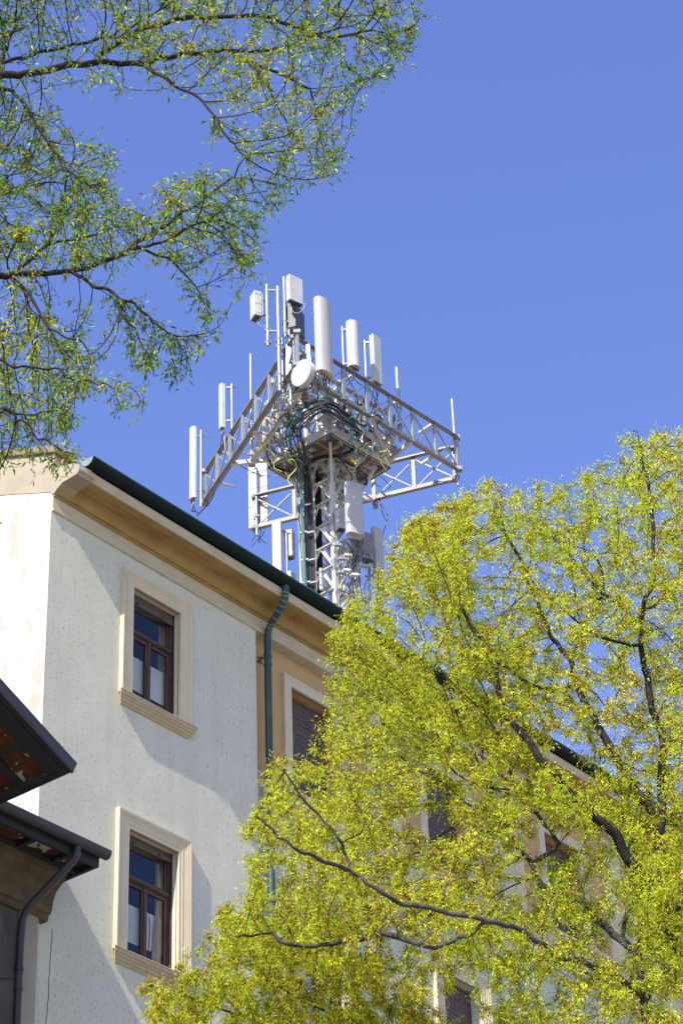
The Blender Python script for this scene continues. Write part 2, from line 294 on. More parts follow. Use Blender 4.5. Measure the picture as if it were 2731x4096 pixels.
# window builder (grey front type)
def moulding(mb, s0, s1, h0, h1, prof, d0=0):         # mitred frame on three sides; prof = (offset from opening, proud)
    for (o1, p1), (o2, p2) in zip(prof[:-1], prof[1:]):
        a = [L(s0-o1, d0+p1, h0), L(s0-o1, d0+p1, h1+o1), L(s1+o1, d0+p1, h1+o1), L(s1+o1, d0+p1, h0)]
        c = [L(s0-o2, d0+p2, h0), L(s0-o2, d0+p2, h1+o2), L(s1+o2, d0+p2, h1+o2), L(s1+o2, d0+p2, h0)]
        for k in range(3): mb.add([a[k], a[k+1], c[k+1], c[k]], [(0,1,2,3)])
FR = [(0, -.02), (0, .045), (.055, .045), (.058, .052), (.115, .052), (.118, .058), (.15, .058), (.155, .066), (.165, .066), (.168, .06), (.178, .06), (.182, .066), (.19, .07), (.205, .07), (.215, .075), (.235, .075), (.235, 0)]
def glazed_window(s0, s1, h0, h1, d=0, drape=False, lowered=.24):
    w = MB(); moulding(w, s0, s1, h0, h1, FR, d); fr = w.build('window', M_CREAM, bld)
    fr['label'] = 'cream moulded stone window surround with brown wooden sashes' + (' and an ochre curtain' if drape else '')
    # sill
    pr = [(-.02, -.19), (.02, -.19), (.035, -.16), (.055, -.15), (.06, -.12), (.085, -.10), (.09, -.075), (.105, -.07), (.105, -.02), (.118, -.015), (.118, .0), (.10, .012), (-.02, .02)]
    w = MB(); k = len(pr); a0, a1 = s0-.19, s1+.19
    def sp(p, end): return L((a0-max(0, p[0])) if end == 0 else (a1+max(0, p[0])), d+p[0], h0+p[1])
    w.add([sp(p, 0) for p in pr] + [sp(p, 1) for p in pr], [(i, (i+1) % k, k+(i+1) % k, k+i) for i in range(k)] + [tuple(range(k)), tuple(range(k, 2*k))])
    w.build('sill', M_SILL, fr)
    # wooden frame set back in the reveal
    dd = d-.17; hm = h1-.62; md = (s0+s1)/2
    w = MB()
    def bar(a, b_, c, e, f0=0.0, f1=.05): lbox(w, a, b_, dd+f0, dd+f1, c, e)
    bar(s0, s0+.05, h0, h1); bar(s1-.05, s1, h0, h1, 0, .05)
    bar(s0+.05, s1-.05, hm-.065, hm, 0, .055); bar(s0+.05, s1-.05, hm-.05, hm-.015, .055, .075)
    bar(s0+.05, s1-.05, h0, h0+.05)
    bar(s0+.05, s1-.05, h1-.08, h1-.001, -.01, .03)
    w.build('window_frame', M_WOOD, fr, bevel=.006)
    for a, b_ in ((s0+.052, md-.002), (md+.002, s1-.052)):
        w = MB()
        for q in ((a, a+.055, h0+.052, hm-.067), (b_-.055, b_, h0+.052, hm-.067), (a+.055, b_-.055, h0+.052, h0+.13), (a+.055, b_-.055, hm-.122, hm-.067)):
            lbox(w, q[0], q[1], dd-.012, dd+.035, q[2], q[3])
        if b_ < md: lbox(w, b_-.02, b_+.026, dd+.035, dd+.05, h0+.052, hm-.067)
        sash = w.build('sash', M_WOOD, fr, bevel=.006)
        g = MB(); lbox(g, a+.055, b_-.055, dd+.006, dd+.010, h0+.13, hm-.122); g.build('pane', M_GLASS, sash)
    w = MB()
    for q in ((s0+.052, s0+.10, hm+.002, h1-.1), (s1-.10, s1-.052, hm+.002, h1-.1), (s0+.10, s1-.10, hm+.002, hm+.045)): lbox(w, q[0], q[1], dd-.012, dd+.03, q[2], q[3])
    fan = w.build('transom_light', M_WOOD, fr, bevel=.005); g = MB(); lbox(g, s0+.10, s1-.10, dd+.004, dd+.008, hm+.045, h1-.1); g.build('pane', M_GLASS, fan)
    # rolled-up slatted shutter at the head
    w = MB(); n = int(lowered/.042)
    for i in range(n):
        t = h1-.002-i*.042; last = i == n-1
        lbox(w, s0+.03, s1-.03, d-.115, d-.098 if not last else d-.088, t-(.038 if not last else .06), t)
    for x in (s0+.2, s1-.28): lbox(w, x, x+.025, d-.088, d-.06, h1-n*.042+.0, h1-n*.042+.03)
    w.build('shutter', M_SHUT, fr)
    w = MB(); lbox(w, s0, s0+.028, d-.12, d-.085, h0, h1-.001); lbox(w, s1-.028, s1, d-.12, d-.085, h0, h1-.001); w.build('shutter_rail', M_IRON, fr)
    # room box, pale band standing in for reflected buildings, curtain behind
    w = MB(); A = (s0-.6, s1+.6, d-2.2, d-.24, h0-.5, h1+.3)
    q = [L(A[0], A[2], A[4]), L(A[1], A[2], A[4]), L(A[1], A[3], A[4]), L(A[0], A[3], A[4]), L(A[0], A[2], A[5]), L(A[1], A[2], A[5]), L(A[1], A[3], A[5]), L(A[0], A[3], A[5])]
    w.add(q, [(0,1,2,3),(4,5,6,7),(0,1,5,4),(1,2,6,5),(3,0,4,7)]); w.build('room', M_ROOM, fr)
    w = MB(); bt = hm-.36; bb = h0+.36
    for i in range(22):
        a = s0+.02+(s1-s0-.04)*i/22; e = s0+.02+(s1-s0-.04)*(i+1)/22; z = .006*(i % 2)
        w.add([L(a, dd-.05-z, bb-.02), L(e, dd-.056+z, bb-.02), L(e, dd-.056+z, bt), L(a, dd-.05-z, bt)], [(0,1,2,3)])
    w.build('reflection_band', M_REFL, fr)
    if drape:
        w = MB(); ns = 14
        for i in range(ns):
            for (z0_, z1_) in ((h0+.02, hm-.1),):
                a = i/ns; e = (i+1)/ns
                def cx(u, top): return s1-.30+u*(.05 if top else .19)+(.10 if top else 0)
                w.add([L(cx(a, 0), dd-.030-.010*(i % 2), z0_), L(cx(e, 0), dd-.030-.010*((i+1) % 2), z0_), L(cx(e, 1), dd-.030-.010*((i+1) % 2), z1_), L(cx(a, 1), dd-.030-.010*(i % 2), z1_)], [(0,1,2,3)])
        w.build('curtain', M_DRAPE, fr)
        w = MB(); w.tube([L(md+.05+.012*math.sin(i*.9), d-.09, hm-.5-i*.12) for i in range(9)], .007, 5); w.build('shutter_cord', M_IRON, fr)
    return fr
for k, q in enumerate(gw[:4]): glazed_window(*q, drape=(k == 1), lowered=.21 if k == 0 else .14)
w = MB(); lbox(w, gw[4][0], gw[4][1], -.4, -.3, gw[4][2], gw[4][3]); w.build('ground_floor_shutter', M_SHUT, bld)
# orange upper wall and grey lower wall further along
CS = [6.01, 9.44, 12.87, 16.30, 19.73]
b = MB(); holed(b, 4.49, 22, -2.5, .12, -.16, [(c-.54, c+.54, -2.46, -.58) for c in CS], .3); b.build('orange_wall', M_ORANGE, bld)
lw = [(c-.50, c+.50, -2.42-FL*k, -.36-FL*k) for c in CS for k in range(1, 5)]
b = MB(); holed(b, 4.492, 22, -H0+.3, -3.36, -.045, lw, .35); b.build('lower_wall', M_LOWER, bld)
# band between the storeys: mouldings, panels
b = MB(); bandp = [(-.2, 0), (-.10, 0), (-.08, .03), (-.02, .045), (-.02, .085), (-.2, .095)]
b.prism([(p[0]+.0, p[1]) for p in bandp], L(4.495, 0, -2.56), Yd, Z, X*17.5)
b.prism([(-.2, -.03), (-.02, -.03), (.0, -.01), (.02, .0), (.02, .05), (-.2, .07)], L(4.495, 0, -3.38), Yd, Z, X*17.5)
lbox(b, 4.495, 22, -.3, -.12, -3.33, -2.56)
b.build('string_course', M_CREAM, bld)
for i, c in enumerate(CS):
    p = MB()
    for a, e in ((c-1.3, c-.82), (c-.70, c-.06), (c+.06, c+.70), (c+.82, c+1.3)): lbox(p, a, e, -.12, -.085, -3.22, -2.66)
    p.build('band_panel', M_CREAM, bld, bevel=.006)
for i, c in enumerate(CS):
    # flat surround of the orange storey and closed shutter
    w = MB(); moulding(w, c-.54, c+.54, -2.46, -.58, [(0, -.02), (0, .05), (.13, .05), (.133, .056), (.18, .056), (.18, 0)], -.16)
    fr = w.build('window', M_CREAM, bld); fr['label'] = 'flat cream surround with closed brown roller shutter in the orange wall'
    w = MB(); t = -.60; j = 0
    while t > -2.45:
        lbox(w, c-.53, c+.53, -.36, -.325-(.004 if j % 2 else 0), t-.043, t); t -= .0465; j += 1
    w.build('shutter', M_SHUT, fr)
    w = MB(); lbox(w, c-.53, c+.53, -.40, -.365, -2.46, -.58); w.build('shutter_backing', M_ROOM, fr)
    for k in (1, 2, 3):
        if k == 1 and i == 0: glazed_window(c-.50, c+.50, -2.42-FL*k, -.36-FL*k, -.045); continue
        h0, h1 = -2.42-FL*k, -.36-FL*k
        w = MB(); moulding(w, c-.50, c+.50, h0, h1, FR, -.045); fr = w.build('window', M_CREAM, bld); fr['label'] = 'cream moulded surround with closed brown shutter in the grey lower wall'
        w = MB(); t = h1-.01; j = 0
        while t > h0:
            lbox(w, c-.49, c+.49, -.25, -.215-(.004 if j % 2 else 0), t-.043, t); t -= .0465; j += 1
        w.build('shutter', M_SHUT, fr)
        w = MB(); lbox(w, c-.72, c+.72, -.1, .07, h0-.12, h0-.001); w.build('sill', M_SILL, fr, bevel=.01)
# pilasters
for c in [(CS[i]+CS[i+1])/2 for i in range(4)]:
    w = MB()
    for a, e, q in ((c-.42, c-.15, -.08), (c-.15, c+.17, -.11), (c+.17, c+.42, -.08)): lbox(w, a, e-.002, -.2, q, -2.45, -.0)
    w.build('pilaster', M_CREAM, bld, bevel=.006)
# cornice: frieze, mouldings, soffit, lip
SA, SB = 0.0, 22.0
b = MB(); b.prism([(-.22, -.03), (.018, -.03), (.035, -.02), (.035, .015), (.02, .03), (.02, .225), (-.22, .225)], L(SA, 0, 0), Yd, Z, X*(SB-SA))
b.build('frieze', M_CORN, bld)
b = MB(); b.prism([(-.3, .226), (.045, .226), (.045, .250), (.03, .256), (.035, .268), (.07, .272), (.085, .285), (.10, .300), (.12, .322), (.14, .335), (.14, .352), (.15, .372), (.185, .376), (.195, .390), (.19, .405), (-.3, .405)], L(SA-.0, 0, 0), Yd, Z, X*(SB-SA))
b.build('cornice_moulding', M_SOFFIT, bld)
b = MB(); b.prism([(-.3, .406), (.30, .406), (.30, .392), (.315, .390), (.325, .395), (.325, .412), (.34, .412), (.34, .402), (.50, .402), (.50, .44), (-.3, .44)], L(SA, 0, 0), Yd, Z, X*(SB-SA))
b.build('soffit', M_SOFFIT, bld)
b = MB(); b.prism([(.485, .395), (.515, .395), (.52, .42), (.535, .435), (.55, .47), (.55, .525), (.53, .545), (.50, .56), (-.3, .68), (-.3, .441), (.485, .441)], L(SA-.004, 0, 0), Yd, Z, X*(SB-SA))
b.build('cornice_lip', M_CORN, bld)
# gutter: half-round channel with a rolled rim
b = MB(); rr = .118; cx, cz = .60, .66; arc = [(cx+rr*math.cos(t), cz+rr*math.sin(t)) for t in np.linspace(math.pi*1.0, math.pi*2.0, 13)]
arc2 = [(cx+(rr-.006)*math.cos(t), cz+(rr-.006)*math.sin(t)) for t in np.linspace(math.pi*2.0, math.pi*1.0, 13)]
b.prism(arc+arc2, L(SA+.10, 0, 0), Yd, Z, X*(SB-SA-.1)); gut = b.build('gutter', M_GUTTER, bld, smooth=30)
b = MB(); b.tube([L(SA+.10, cx+rr, cz+.004), L(SB, cx+rr, cz+.004)], .013, 8); b.build('rim', M_GRIM, gut, smooth=True)
b = MB(); b.prism(arc, L(SA+.088, 0, 0), Yd, Z, X*.011); b.build('end_cap', M_TIN, gut)
for s in np.arange(2.1, SB, 2.0):
    b = MB(); b.prism([(cx+(rr+.003)*math.cos(t), cz+(rr+.003)*math.sin(t)) for t in np.linspace(math.pi, 2*math.pi, 13)]+[(cx+(rr-.002)*math.cos(t), cz+(rr-.002)*math.sin(t)) for t in np.linspace(2*math.pi, math.pi, 13)], L(s, 0, 0), Yd, Z, X*.03); b.build('gutter_joint', M_GUTTER, gut)
# roof and attic
b = MB(); b.prism([(.55, .70), (-5.0, 2.55), (-10.4, .75), (-10.4, .60), (-5.0, 2.38), (.50, .62)], L(.34, 0, 0), Yd, Z, X*(SB-.34)); b.build('roof', M_ROOF, bld)
# gable wall, its weathered top band and coping
GT = lambda d: .98+.405*min(.04-d, d+10.0)
b = MB(); b.prism([(-.004, -H0+.3), (-.004, .30), (-5, 2.36), (-10, .30), (-10, -H0+.3)], L(-.004, 0, 0), Yd, Z, X*.30); b.build('gable_wall', M_GABLE, bld)
b = MB(); b.prism([(-.001, .302), (.0, .262), (.05, .262), (.10, .31), (.17, .35), (.20, .375), (.5, .39), (.545, .43), (.55, .52), (.42, .62), (.05, .70), (.03, .97), (-5, 2.99), (-10, .97), (-10, .302), (-5, 2.362)], L(-.012, 0, 0), Yd, Z, X*.32); b.build('gable_band', M_BAND, bld)
b = MB(); b.prism([(.10, .95), (.10, 1.08), (-4.98, 3.12), (-4.98, 2.99)], L(-.06, 0, 0), Yd, Z, X*.42)
b.prism([(-4.985, 2.99), (-4.985, 3.12), (-10.1, 1.05), (-10.1, .92)], L(-.06, 0, 0), Yd, Z, X*.42); b.build('coping', M_COPE, bld, bevel=.015)
# back and far end of the house
b = MB(); lbox(b, .3, 22, -10, -9.7, -H0+.3, .62); lbox(b, 21.7, 22, -9.7, -.36, -H0+.3, .6); b.build('rear_wall', M_LOWER, bld)
b = MB(); lbox(b, -.02, 22.02, -.14, .03, -H0-.2, -H0+.9); b.build('plinth', M_DIRTY, bld)
# green downpipe with swan neck
b = MB(); pp = [(4.52, .60, .60), (4.53, .60, .44), (4.55, .55, .33), (4.60, .40, .22), (4.66, .17, .10), (4.69, .09, .02), (4.70, .06, -.12), (4.70, .06, -.6)]
pts = [L(*p) for p in pp]; fine = []
for i in range(len(pts)-1):
    for t in (0, .5): fine.append(pts[i].lerp(pts[i+1], t))
fine.append(pts[-1]); fine.append(L(4.70, .06, -H0+.5)); b.tube(fine, .058, 16); dp = b.build('downpipe', M_PIPE, bld, smooth=60)
for hh in (-.40, -.56, -2.45, -4.6, -6.7):
    b = MB(); b.tube([L(4.70, .06, hh), L(4.70, .06, hh-.045)], .066, 16); b.build('pipe_collar', M_PIPE, dp, smooth=60)
b = MB()
for i in range(1, 9):
    p = fine[i*1+1]; q = fine[i+2]; a = (q-p).normalized()*.004; b.tube([p-a, p+a], .0605, 16)
b.build('solder_seam', M_LEAD, dp, smooth=60)
b = MB()          # curled iron bracket between the plaster edge and the pipe
for cx_, cz_, r0, sg in ((4.60, -.50, .035, 1), (4.545, -.53, .045, -1), (4.515, -.60, .03, 1), (4.59, -.58, .025, -1)):
    b.tube([L(cx_+r0*(1-i/22)*math.cos(sg*i*.55), .02, cz_+r0*(1-i/22)*math.sin(sg*i*.55)) for i in range(19)], .007, 5)
b.beam(L(4.49, .02, -.52), L(4.66, .03, -.46), .012); b.build('scroll_bracket', M_IRON, dp)
# ------------------------------------------------------------------ neighbouring house (dark eaves on the left)
nbh = empty('neighbouring_house', P0-U*H0, BR)
tag(nbh, 'lower house at the left with stained grey wall, dark coffered eaves and brown gutter', 'house')
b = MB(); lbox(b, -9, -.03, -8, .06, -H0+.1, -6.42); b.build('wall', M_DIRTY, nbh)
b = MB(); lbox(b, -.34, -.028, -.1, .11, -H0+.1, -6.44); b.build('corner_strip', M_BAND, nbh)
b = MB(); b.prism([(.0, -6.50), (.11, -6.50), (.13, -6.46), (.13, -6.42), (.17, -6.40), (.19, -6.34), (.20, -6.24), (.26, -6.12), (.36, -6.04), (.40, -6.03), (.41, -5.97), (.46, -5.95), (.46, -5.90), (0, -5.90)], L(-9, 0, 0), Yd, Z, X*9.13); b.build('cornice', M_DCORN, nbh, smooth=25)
b = MB(); lbox(b, -9, .28, -.02, .84, -5.815, -5.79); b.build('soffit_tiles', M_TILE, nbh)
b = MB()
for s in np.arange(-8.9, .2, .62): lbox(b, s, s+.07, -.02, .80, -5.90, -5.817)
lbox(b, -9, .30, .80, .862, -5.91, -5.70); lbox(b, .24, .30, -.02, .798, -5.91, -5.788); lbox(b, -9, .3, .44, .50, -5.895, -5.818)
b.build('rafter', M_RAFT, nbh, bevel=.006)
b = MB(); b.prism([(.86, -5.78), (-4.2, -3.9), (-9, -5.7), (-9, -5.8), (-4.2, -4.0), (0, -5.56), (.0, -5.787), (.86, -5.787)], L(-9, 0, 0), Yd, Z, X*8.99); b.build('roof', M_ROOF, nbh)
b = MB(); b.prism([(.86, -5.76), (.0, -5.44), (.0, -5.785), (.86, -5.785)], L(-.008, 0, 0), Yd, Z, X*.31); b.build('verge', M_DARKM, nbh)
def hround(mb, cx, cz, r, s0, s1, t=.006):
    a = [(cx+r*math.cos(q), cz+r*math.sin(q)) for q in np.linspace(math.pi, 2*math.pi, 11)]; c = [(cx+(r-t)*math.cos(q), cz+(r-t)*math.sin(q)) for q in np.linspace(2*math.pi, math.pi, 11)]
    mb.prism([(cx-r, cz+.05)]+a+[(cx+r, cz+.03)]+[(cx+r-t, cz+.03)]+c+[(cx-r+t, cz+.05)], L(s0, 0, 0), Yd, Z, X*(s1-s0))
b = MB(); hround(b, .945, -5.73, .082, -9, .36); g2 = b.build('gutter', M_DARKM, nbh, smooth=30)
b = MB(); b.prism([(.945+.079*math.cos(q), -5.73+.079*math.sin(q)) for q in np.linspace(math.pi, 2*math.pi, 11)], L(.345, 0, 0), Yd, Z, X*.008); b.build('end_cap', M_DARKM, g2)
b = MB(); pp = [(-.18, .93, -5.80), (-.18, .93, -5.90), (-.19, .89, -5.98), (-.24, .78, -6.10), (-.40, .38, -6.50), (-.43, .29, -6.60), (-.44, .24, -6.72), (-.44, .22, -7.0), (-.44, .22, -H0+.3)]
b.tube([L(*p) for p in pp], .052, 14); d2 = b.build('downpipe', M_DARKM, nbh, smooth=60)
for hh in (-7.35, -7.62, -9.6, -12):
    b = MB(); b.tube([L(-.44, .22, hh), L(-.44, .22, hh-.05)], .062, 14); b.build('pipe_collar', M_DARKM, d2, smooth=60)
b = MB(); b.beam(L(-.62, .08, -7.52), L(-.40, .22, -7.50), .015); b.build('pipe_clip', M_IRON, d2)
# nearer gabled wing: only its overhanging roof corner is in the picture
wing = empty('gabled_wing', P0-U*H0, BR)
tag(wing, 'dark roof overhang at the left edge with brick tiles showing between its rafters, pointing right', 'house')
rk = math.radians(25); RX = Vector((-math.cos(rk), 0, math.sin(rk))); RN = Vector((math.sin(rk), 0, math.cos(rk)))
tip = L(-1.8, 2.47, -5.91)
def rbox(mb, a0, a1, b0, b1, c0, c1):    # a = up the verge, b = back along the eave, c = above the soffit plane
    o = tip; mb.add([o+RX*a+Vector((0, 1, 0))*bb+RN*c for c in (c0, c1) for a, bb in ((a0, b0), (a1, b0), (a1, b1), (a0, b1))], [(0,3,2,1),(4,5,6,7),(0,1,5,4),(1,2,6,5),(2,3,7,6),(3,0,4,7)])
b = MB(); rbox(b, .12, 5, .12, 5.6, .06, .075); b.build('soffit_tiles', M_TILE, wing)
b = MB()
rbox(b, .10, 5, .12, .36, -.01, .058); 
for y_ in (.78, 1.34, 1.9, 2.5): rbox(b, .12, 5, y_, y_+.08, -.02, .058)
for x_ in (.10, .62, 1.20, 1.8, 2.4): rbox(b, x_, x_+.07, .362, 5.6, -.05, -.0215)
b.build('rafter', M_RAFT, wing, bevel=.006)
b = MB(); rbox(b, 0.0, 5, 0.0, .115, .0, .16); rbox(b, .0, .095, .117, 5.6, .0, .16); b.build('fascia', M_DARKM, wing, bevel=.015)
b = MB(); rbox(b, 0.0, 5, .0, .03, -.02, -.001); rbox(b, .62, .64, .0, .11, -.004, -.0015); b.build('verge_flashing', M_DARKM, wing)
b = MB(); rbox(b, .25, 5, .25, 5.6, .165, .22); b.build('roof', M_ROOF, wing)
b = MB(); lbox(b, -7, -3.6, -3, 1.6, -H0+.1, -5.2); b.build('wall', M_DIRTY, wing)
# ------------------------------------------------------------------ lattice mast
def bez(p, q, sag=0, n=10, side=None):
    p = Vector(p); q = Vector(q); s = side or Vector((0, 0, -1))
    return [p.lerp(q, i/n)+s*sag*4*(i/n)*(1-i/n) for i in range(n+1)]
def catmull(P, n=6):
    P = [Vector(p) for p in P]; out = []
    for i in range(len(P)-1):
        a = P[max(i-1, 0)]; b_ = P[i]; c = P[i+1]; d = P[min(i+2, len(P)-1)]
        for k in range(n):
            t = k/n; out.append(.5*((2*b_)+(c-a)*t+(2*a-5*b_+4*c-d)*t*t+(3*b_-a-3*c+d)*t**3))
    return out+[P[-1]]
MC = Vector((-.25, 51.62, 0)); MR = .56
mast = empty('lattice_mast', (MC.x, MC.y, 0))
tag(mast, 'tall cream steel lattice telecom tower with platform and triangle of truss arms behind the house', 'mast')
def mb2(b_, name, m, parent=mast, **k):
    b_.v = [(x-MC.x, y-MC.y, z) for x, y, z in b_.v]; return b_.build(name, m, parent, **k)
def corner(a, z, r=MR): return Vector((MC.x+r*math.sin(math.radians(a)), MC.y-r*math.cos(math.radians(a)), z))
ANG = [4, 94, 184, 274]; ZT = 40.2; ZUP, ZLO = 39.3, 38.3; ZF = 38.0
for a in ANG:
    b = MB(); b.beam(corner(a, 0), corner(a, ZT), .13, .13, up=(math.sin(math.radians(a+45)), math.cos(math.radians(a+45)), 0)); leg = mb2(b, 'leg', M_TOWER, bevel=.01)
    for z in np.arange(33.2, 38, 1.32):
        b = MB(); c = corner(a, z); b.beam(c, c+Vector((0, 0, .32)), .155, .155, up=(math.sin(math.radians(a+45)), math.cos(math.radians(a+45)), 0)); mb2(b, 'splice_plate', M_GALV, leg).location = (0, 0, 0)
hb = .66
z = 30.0; k = 0
while z < ZT-.3:
    for i in range(4):
        a, c = ANG[i], ANG[(i+1) % 4]; p0, p1 = corner(a, z), corner(c, z); q0, q1 = corner(a, z+hb), corner(c, z+hb)
        out = ((p0+p1)/2-Vector((MC.x, MC.y, z))).normalized()
        if z > 31.3:
            b = MB(); b.angle(p0+out*.05, p1+out*.05, .07, .012); mb2(b, 'horizontal_bar', M_TOWER)
            b = MB()
            mid = (q0+q1)/2; b.angle(p0+out*.045, mid+out*.045, .06, .012); b.angle(p1+out*.045, mid+out*.045, .06, .012, flip=-1)
            mb2(b, 'brace', M_TOWER)
    z += hb; k += 1
b = MB()                      # lower shaft, hidden behind the house
z = .3
while z < 30:
    for i in range(4):
        p, q = corner(ANG[i], z), corner(ANG[(i+1) % 4], z+1.3); b.beam(p, q, .06); b.beam(corner(ANG[(i+1) % 4], z), corner(ANG[i], z+1.3), .06)
    z += 1.32
mb2(b, 'shaft_bracing', M_TOWER)
b = MB(); b.box((MC.x-1.6, MC.y-1.6, -.2), (MC.x+1.6, MC.y+1.6, .35)); mb2(b, 'footing', M_PAVE, bevel=.03)
# platform: square turned 45 degrees, fascia channels, joists, grating
PA = [Vector((-.21, 50.12, ZF)), Vector((1.28, 51.72, ZF)), Vector((-.32, 53.25, ZF)), Vector((-1.83, 51.5, ZF))]
for i in range(4):
    p, q = PA[i], PA[(i+1) % 4]; b = MB(); b.beam(p+Z*.14, q+Z*.14, .05, .28); b.beam(p+Z*.01, q+Z*.01, .10, .02); mb2(b, 'platform_edge', M_TOWER, bevel=.006)
for t in (.25, .5, .75):
    for a, c in (((0, 1), (3, 2)), ((1, 2), (0, 3))):
        p = PA[a[0]].lerp(PA[a[1]], t); q = PA[c[0]].lerp(PA[c[1]], t); b = MB(); b.beam(p+Z*.06, q+Z*.06, .05, .09); mb2(b, 'joist', M_RUSTB if t != .5 else M_TOWER)
b = MB(); n = 46
for i in range(1, n):
    for a, c in (((0, 1), (3, 2)), ((1, 2), (0, 3))):
        p = PA[a[0]].lerp(PA[a[1]], i/n); q = PA[c[0]].lerp(PA[c[1]], i/n); b.beam(p+Z*.13, q+Z*.13, .016, .03)
mb2(b, 'grating', M_GALVD)
for i in range(4):            # knee braces below the deck, handrail above
    a = ANG[i]; b = MB(); p = corner(a, ZF-1.1, MR+.04); q = PA[i].lerp(Vector((MC.x, MC.y, ZF)), .25); b.beam(p, q, .07); mb2(b, 'knee_brace', M_TOWER)
    b = MB(); b.beam(PA[i]+Z*.2, PA[i]+Z*1.0, .13, .13); mb2(b, 'rail_post', M_TOWER)
    p, q = PA[i], PA[(i+1) % 4]
    b = MB(); b.angle(p+Z*.98, q+Z*.98, .07); b.angle(p+Z*.62, q+Z*.62, .05); mb2(b, 'handrail', M_TOWER)
    b = MB()
    for t in (.2, .5, .8): b.beam(p.lerp(q, t)+Z*.2, p.lerp(q, t)+Z*.98, .04)
    b.beam(p+Z*.25, p.lerp(q, .33)+Z*.95, .035); b.beam(q+Z*.25, p.lerp(q, .67)+Z*.95, .035); mb2(b, 'rail_bars', M_TOWER)
# truss arms
def truss(p, q, zu, zl, nb, chord=.10, name='truss_arm', mm=M_GALVD, web=M_GALV, posts=True):
    p = Vector((p[0], p[1], 0)); q = Vector((q[0], q[1], 0)); t = empty(name, (0, 0, 0), 0, mast); t.name = name
    b = MB(); b.angle(p+Z*zu, q+Z*zu, chord, .014); b.beam(p+Z*(zu+.008), q+Z*(zu+.008), chord*.8, .02); mb2(b, 'top_chord', mm, t)
    b = MB(); b.angle(p+Z*zl, q+Z*zl, chord, .014, flip=-1); b.beam(p+Z*(zl-.02), q+Z*(zl-.02), chord*.9, .016); mb2(b, 'bottom_chord', mm, t)
    for i in range(nb+1):
        a = p.lerp(q, i/nb); b = MB(); b.beam(a+Z*zl, a+Z*(zu-.01), .10, .06, up=(q-p).normalized().cross(Z)); mb2(b, 'post', web, t)
        if i < nb:
            c = p.lerp(q, (i+1)/nb); b = MB(); b.beam(a+Z*(zu-.04), c+Z*(zl+.04), .035); mb2(b, 'diagonal', web, t)
            b = MB(); b.beam(a+Z*(zl+.04)+Vector((.02, .04, 0)), c+Z*(zu-.04)+Vector((.02, .04, 0)), .03); mb2(b, 'diagonal', web, t)
    for i in (0, nb):
        for zz in (zu, zl): a = p.lerp(q, i/nb); b = MB(); b.obox(a+Z*zz, Vector((.09, 0, 0)), Vector((0, .09, 0)), Vector((0, 0, .05))); mb2(b, 'clamp', M_GALVD, t)
    return t
ab0, ab1 = Vector((-.93, 47.66, 0)), Vector((-3.56, 53.42, 0))
ac0, ac1 = Vector((-.99, 47.87, 0)), Vector((3.06, 52.31, 0))
bc0, bc1 = Vector((-2.30, 54.68, 0)), Vector((2.99, 52.75, 0))
truss(ab0, ab1, ZUP, ZLO, 7); truss(ac0, ac1, ZUP, ZLO, 7); truss(bc0, bc1, ZUP, ZLO, 5, web=M_GALVD)
# inner carrying beams between platform and arms
inn = Vector((.42, .22, 0)); truss(ab0.lerp(ab1, .12)+inn, ab0.lerp(ab1, .66)+inn, ZUP-.03, ZLO-.03, 4, name='inner_truss', mm=M_TOWER, web=M_TOWER)
inn = Vector((-.38, .40, 0)); truss(ac0.lerp(ac1, .14)+inn, ac0.lerp(ac1, .68)+inn, ZUP-.03, ZLO-.03, 5, name='inner_truss', mm=M_TOWER, web=M_TOWER)
b = MB()
for p, q in ((PA[3], ab0.lerp(ab1, .7)), (PA[1], ac0.lerp(ac1, .7)), (PA[3], ab0.lerp(ab1, .45)), (PA[1], ac0.lerp(ac1, .45)), (PA[2], bc0.lerp(bc1, .3)), (PA[2], bc0.lerp(bc1, .6))):
    q = Vector((q.x, q.y, ZLO)); p = Vector((p.x, p.y, ZF+.25)); b = MB(); b.beam(p, q, .09, .11); mb2(b, 'outrigger', M_TOWER)
for t in (.1, .35, .62, .85):
    for u, v, s in ((ab0, ab1, Vector((.42, .22, 0))), (ac0, ac1, Vector((-.38, .40, 0)))):
        a = u.lerp(v, t); [mb2(MB().angle(a+Z*zz, a+s+Z*zz, .06), 'cross_tie', M_TOWER) for zz in (ZUP, ZLO)]
# cables: black and green bundle down the left side, coil round the platform
random.seed(11)
def cable(pts, r, m, n=5, k=6): b = MB(); b.tube(catmull(pts, k), r, n); return mb2(b, 'cable', m, smooth=60)
lx = [1213, 1219, 1225, 1231, 1237, 1243, 1216, 1228, 1234, 1240]
for i, x in enumerate(lx):
    top = at(x, 1905+i*3, 51.25); bot = at(x+16, 2420, 51.25)
    s = random.uniform(-.02, .02)
    J = lambda q=9: random.uniform(-q, q)
    arc = [at(1440+J(), 1690+i*5+J(), 49.6), at(1385-i*3+J(), 1650+i*4+J(), 49.3), at(1345-i*3+J(), 1615+i*5, 49.2), at(1285+J(), 1600+i*6+J(5), 49.1), at(1212+i*2, 1630+i*7+J(5), 49.2), at(1158+i*5+J(), 1690+i*4+J(), 49.4), at(1146+i*8+J(), 1768+J(), 49.8), at(1178+i*6+J(), 1845+J(), 50.5), top]
    cable(arc+[at(x+4, 2030, 51.25+s), at(x+9, 2200, 51.25-s), bot, Vector((bot.x, bot.y, 22))], .018, M_BLACK if i % 3 else M_DKBOX)  # every third strand paler, a painted highlight in the black bundle
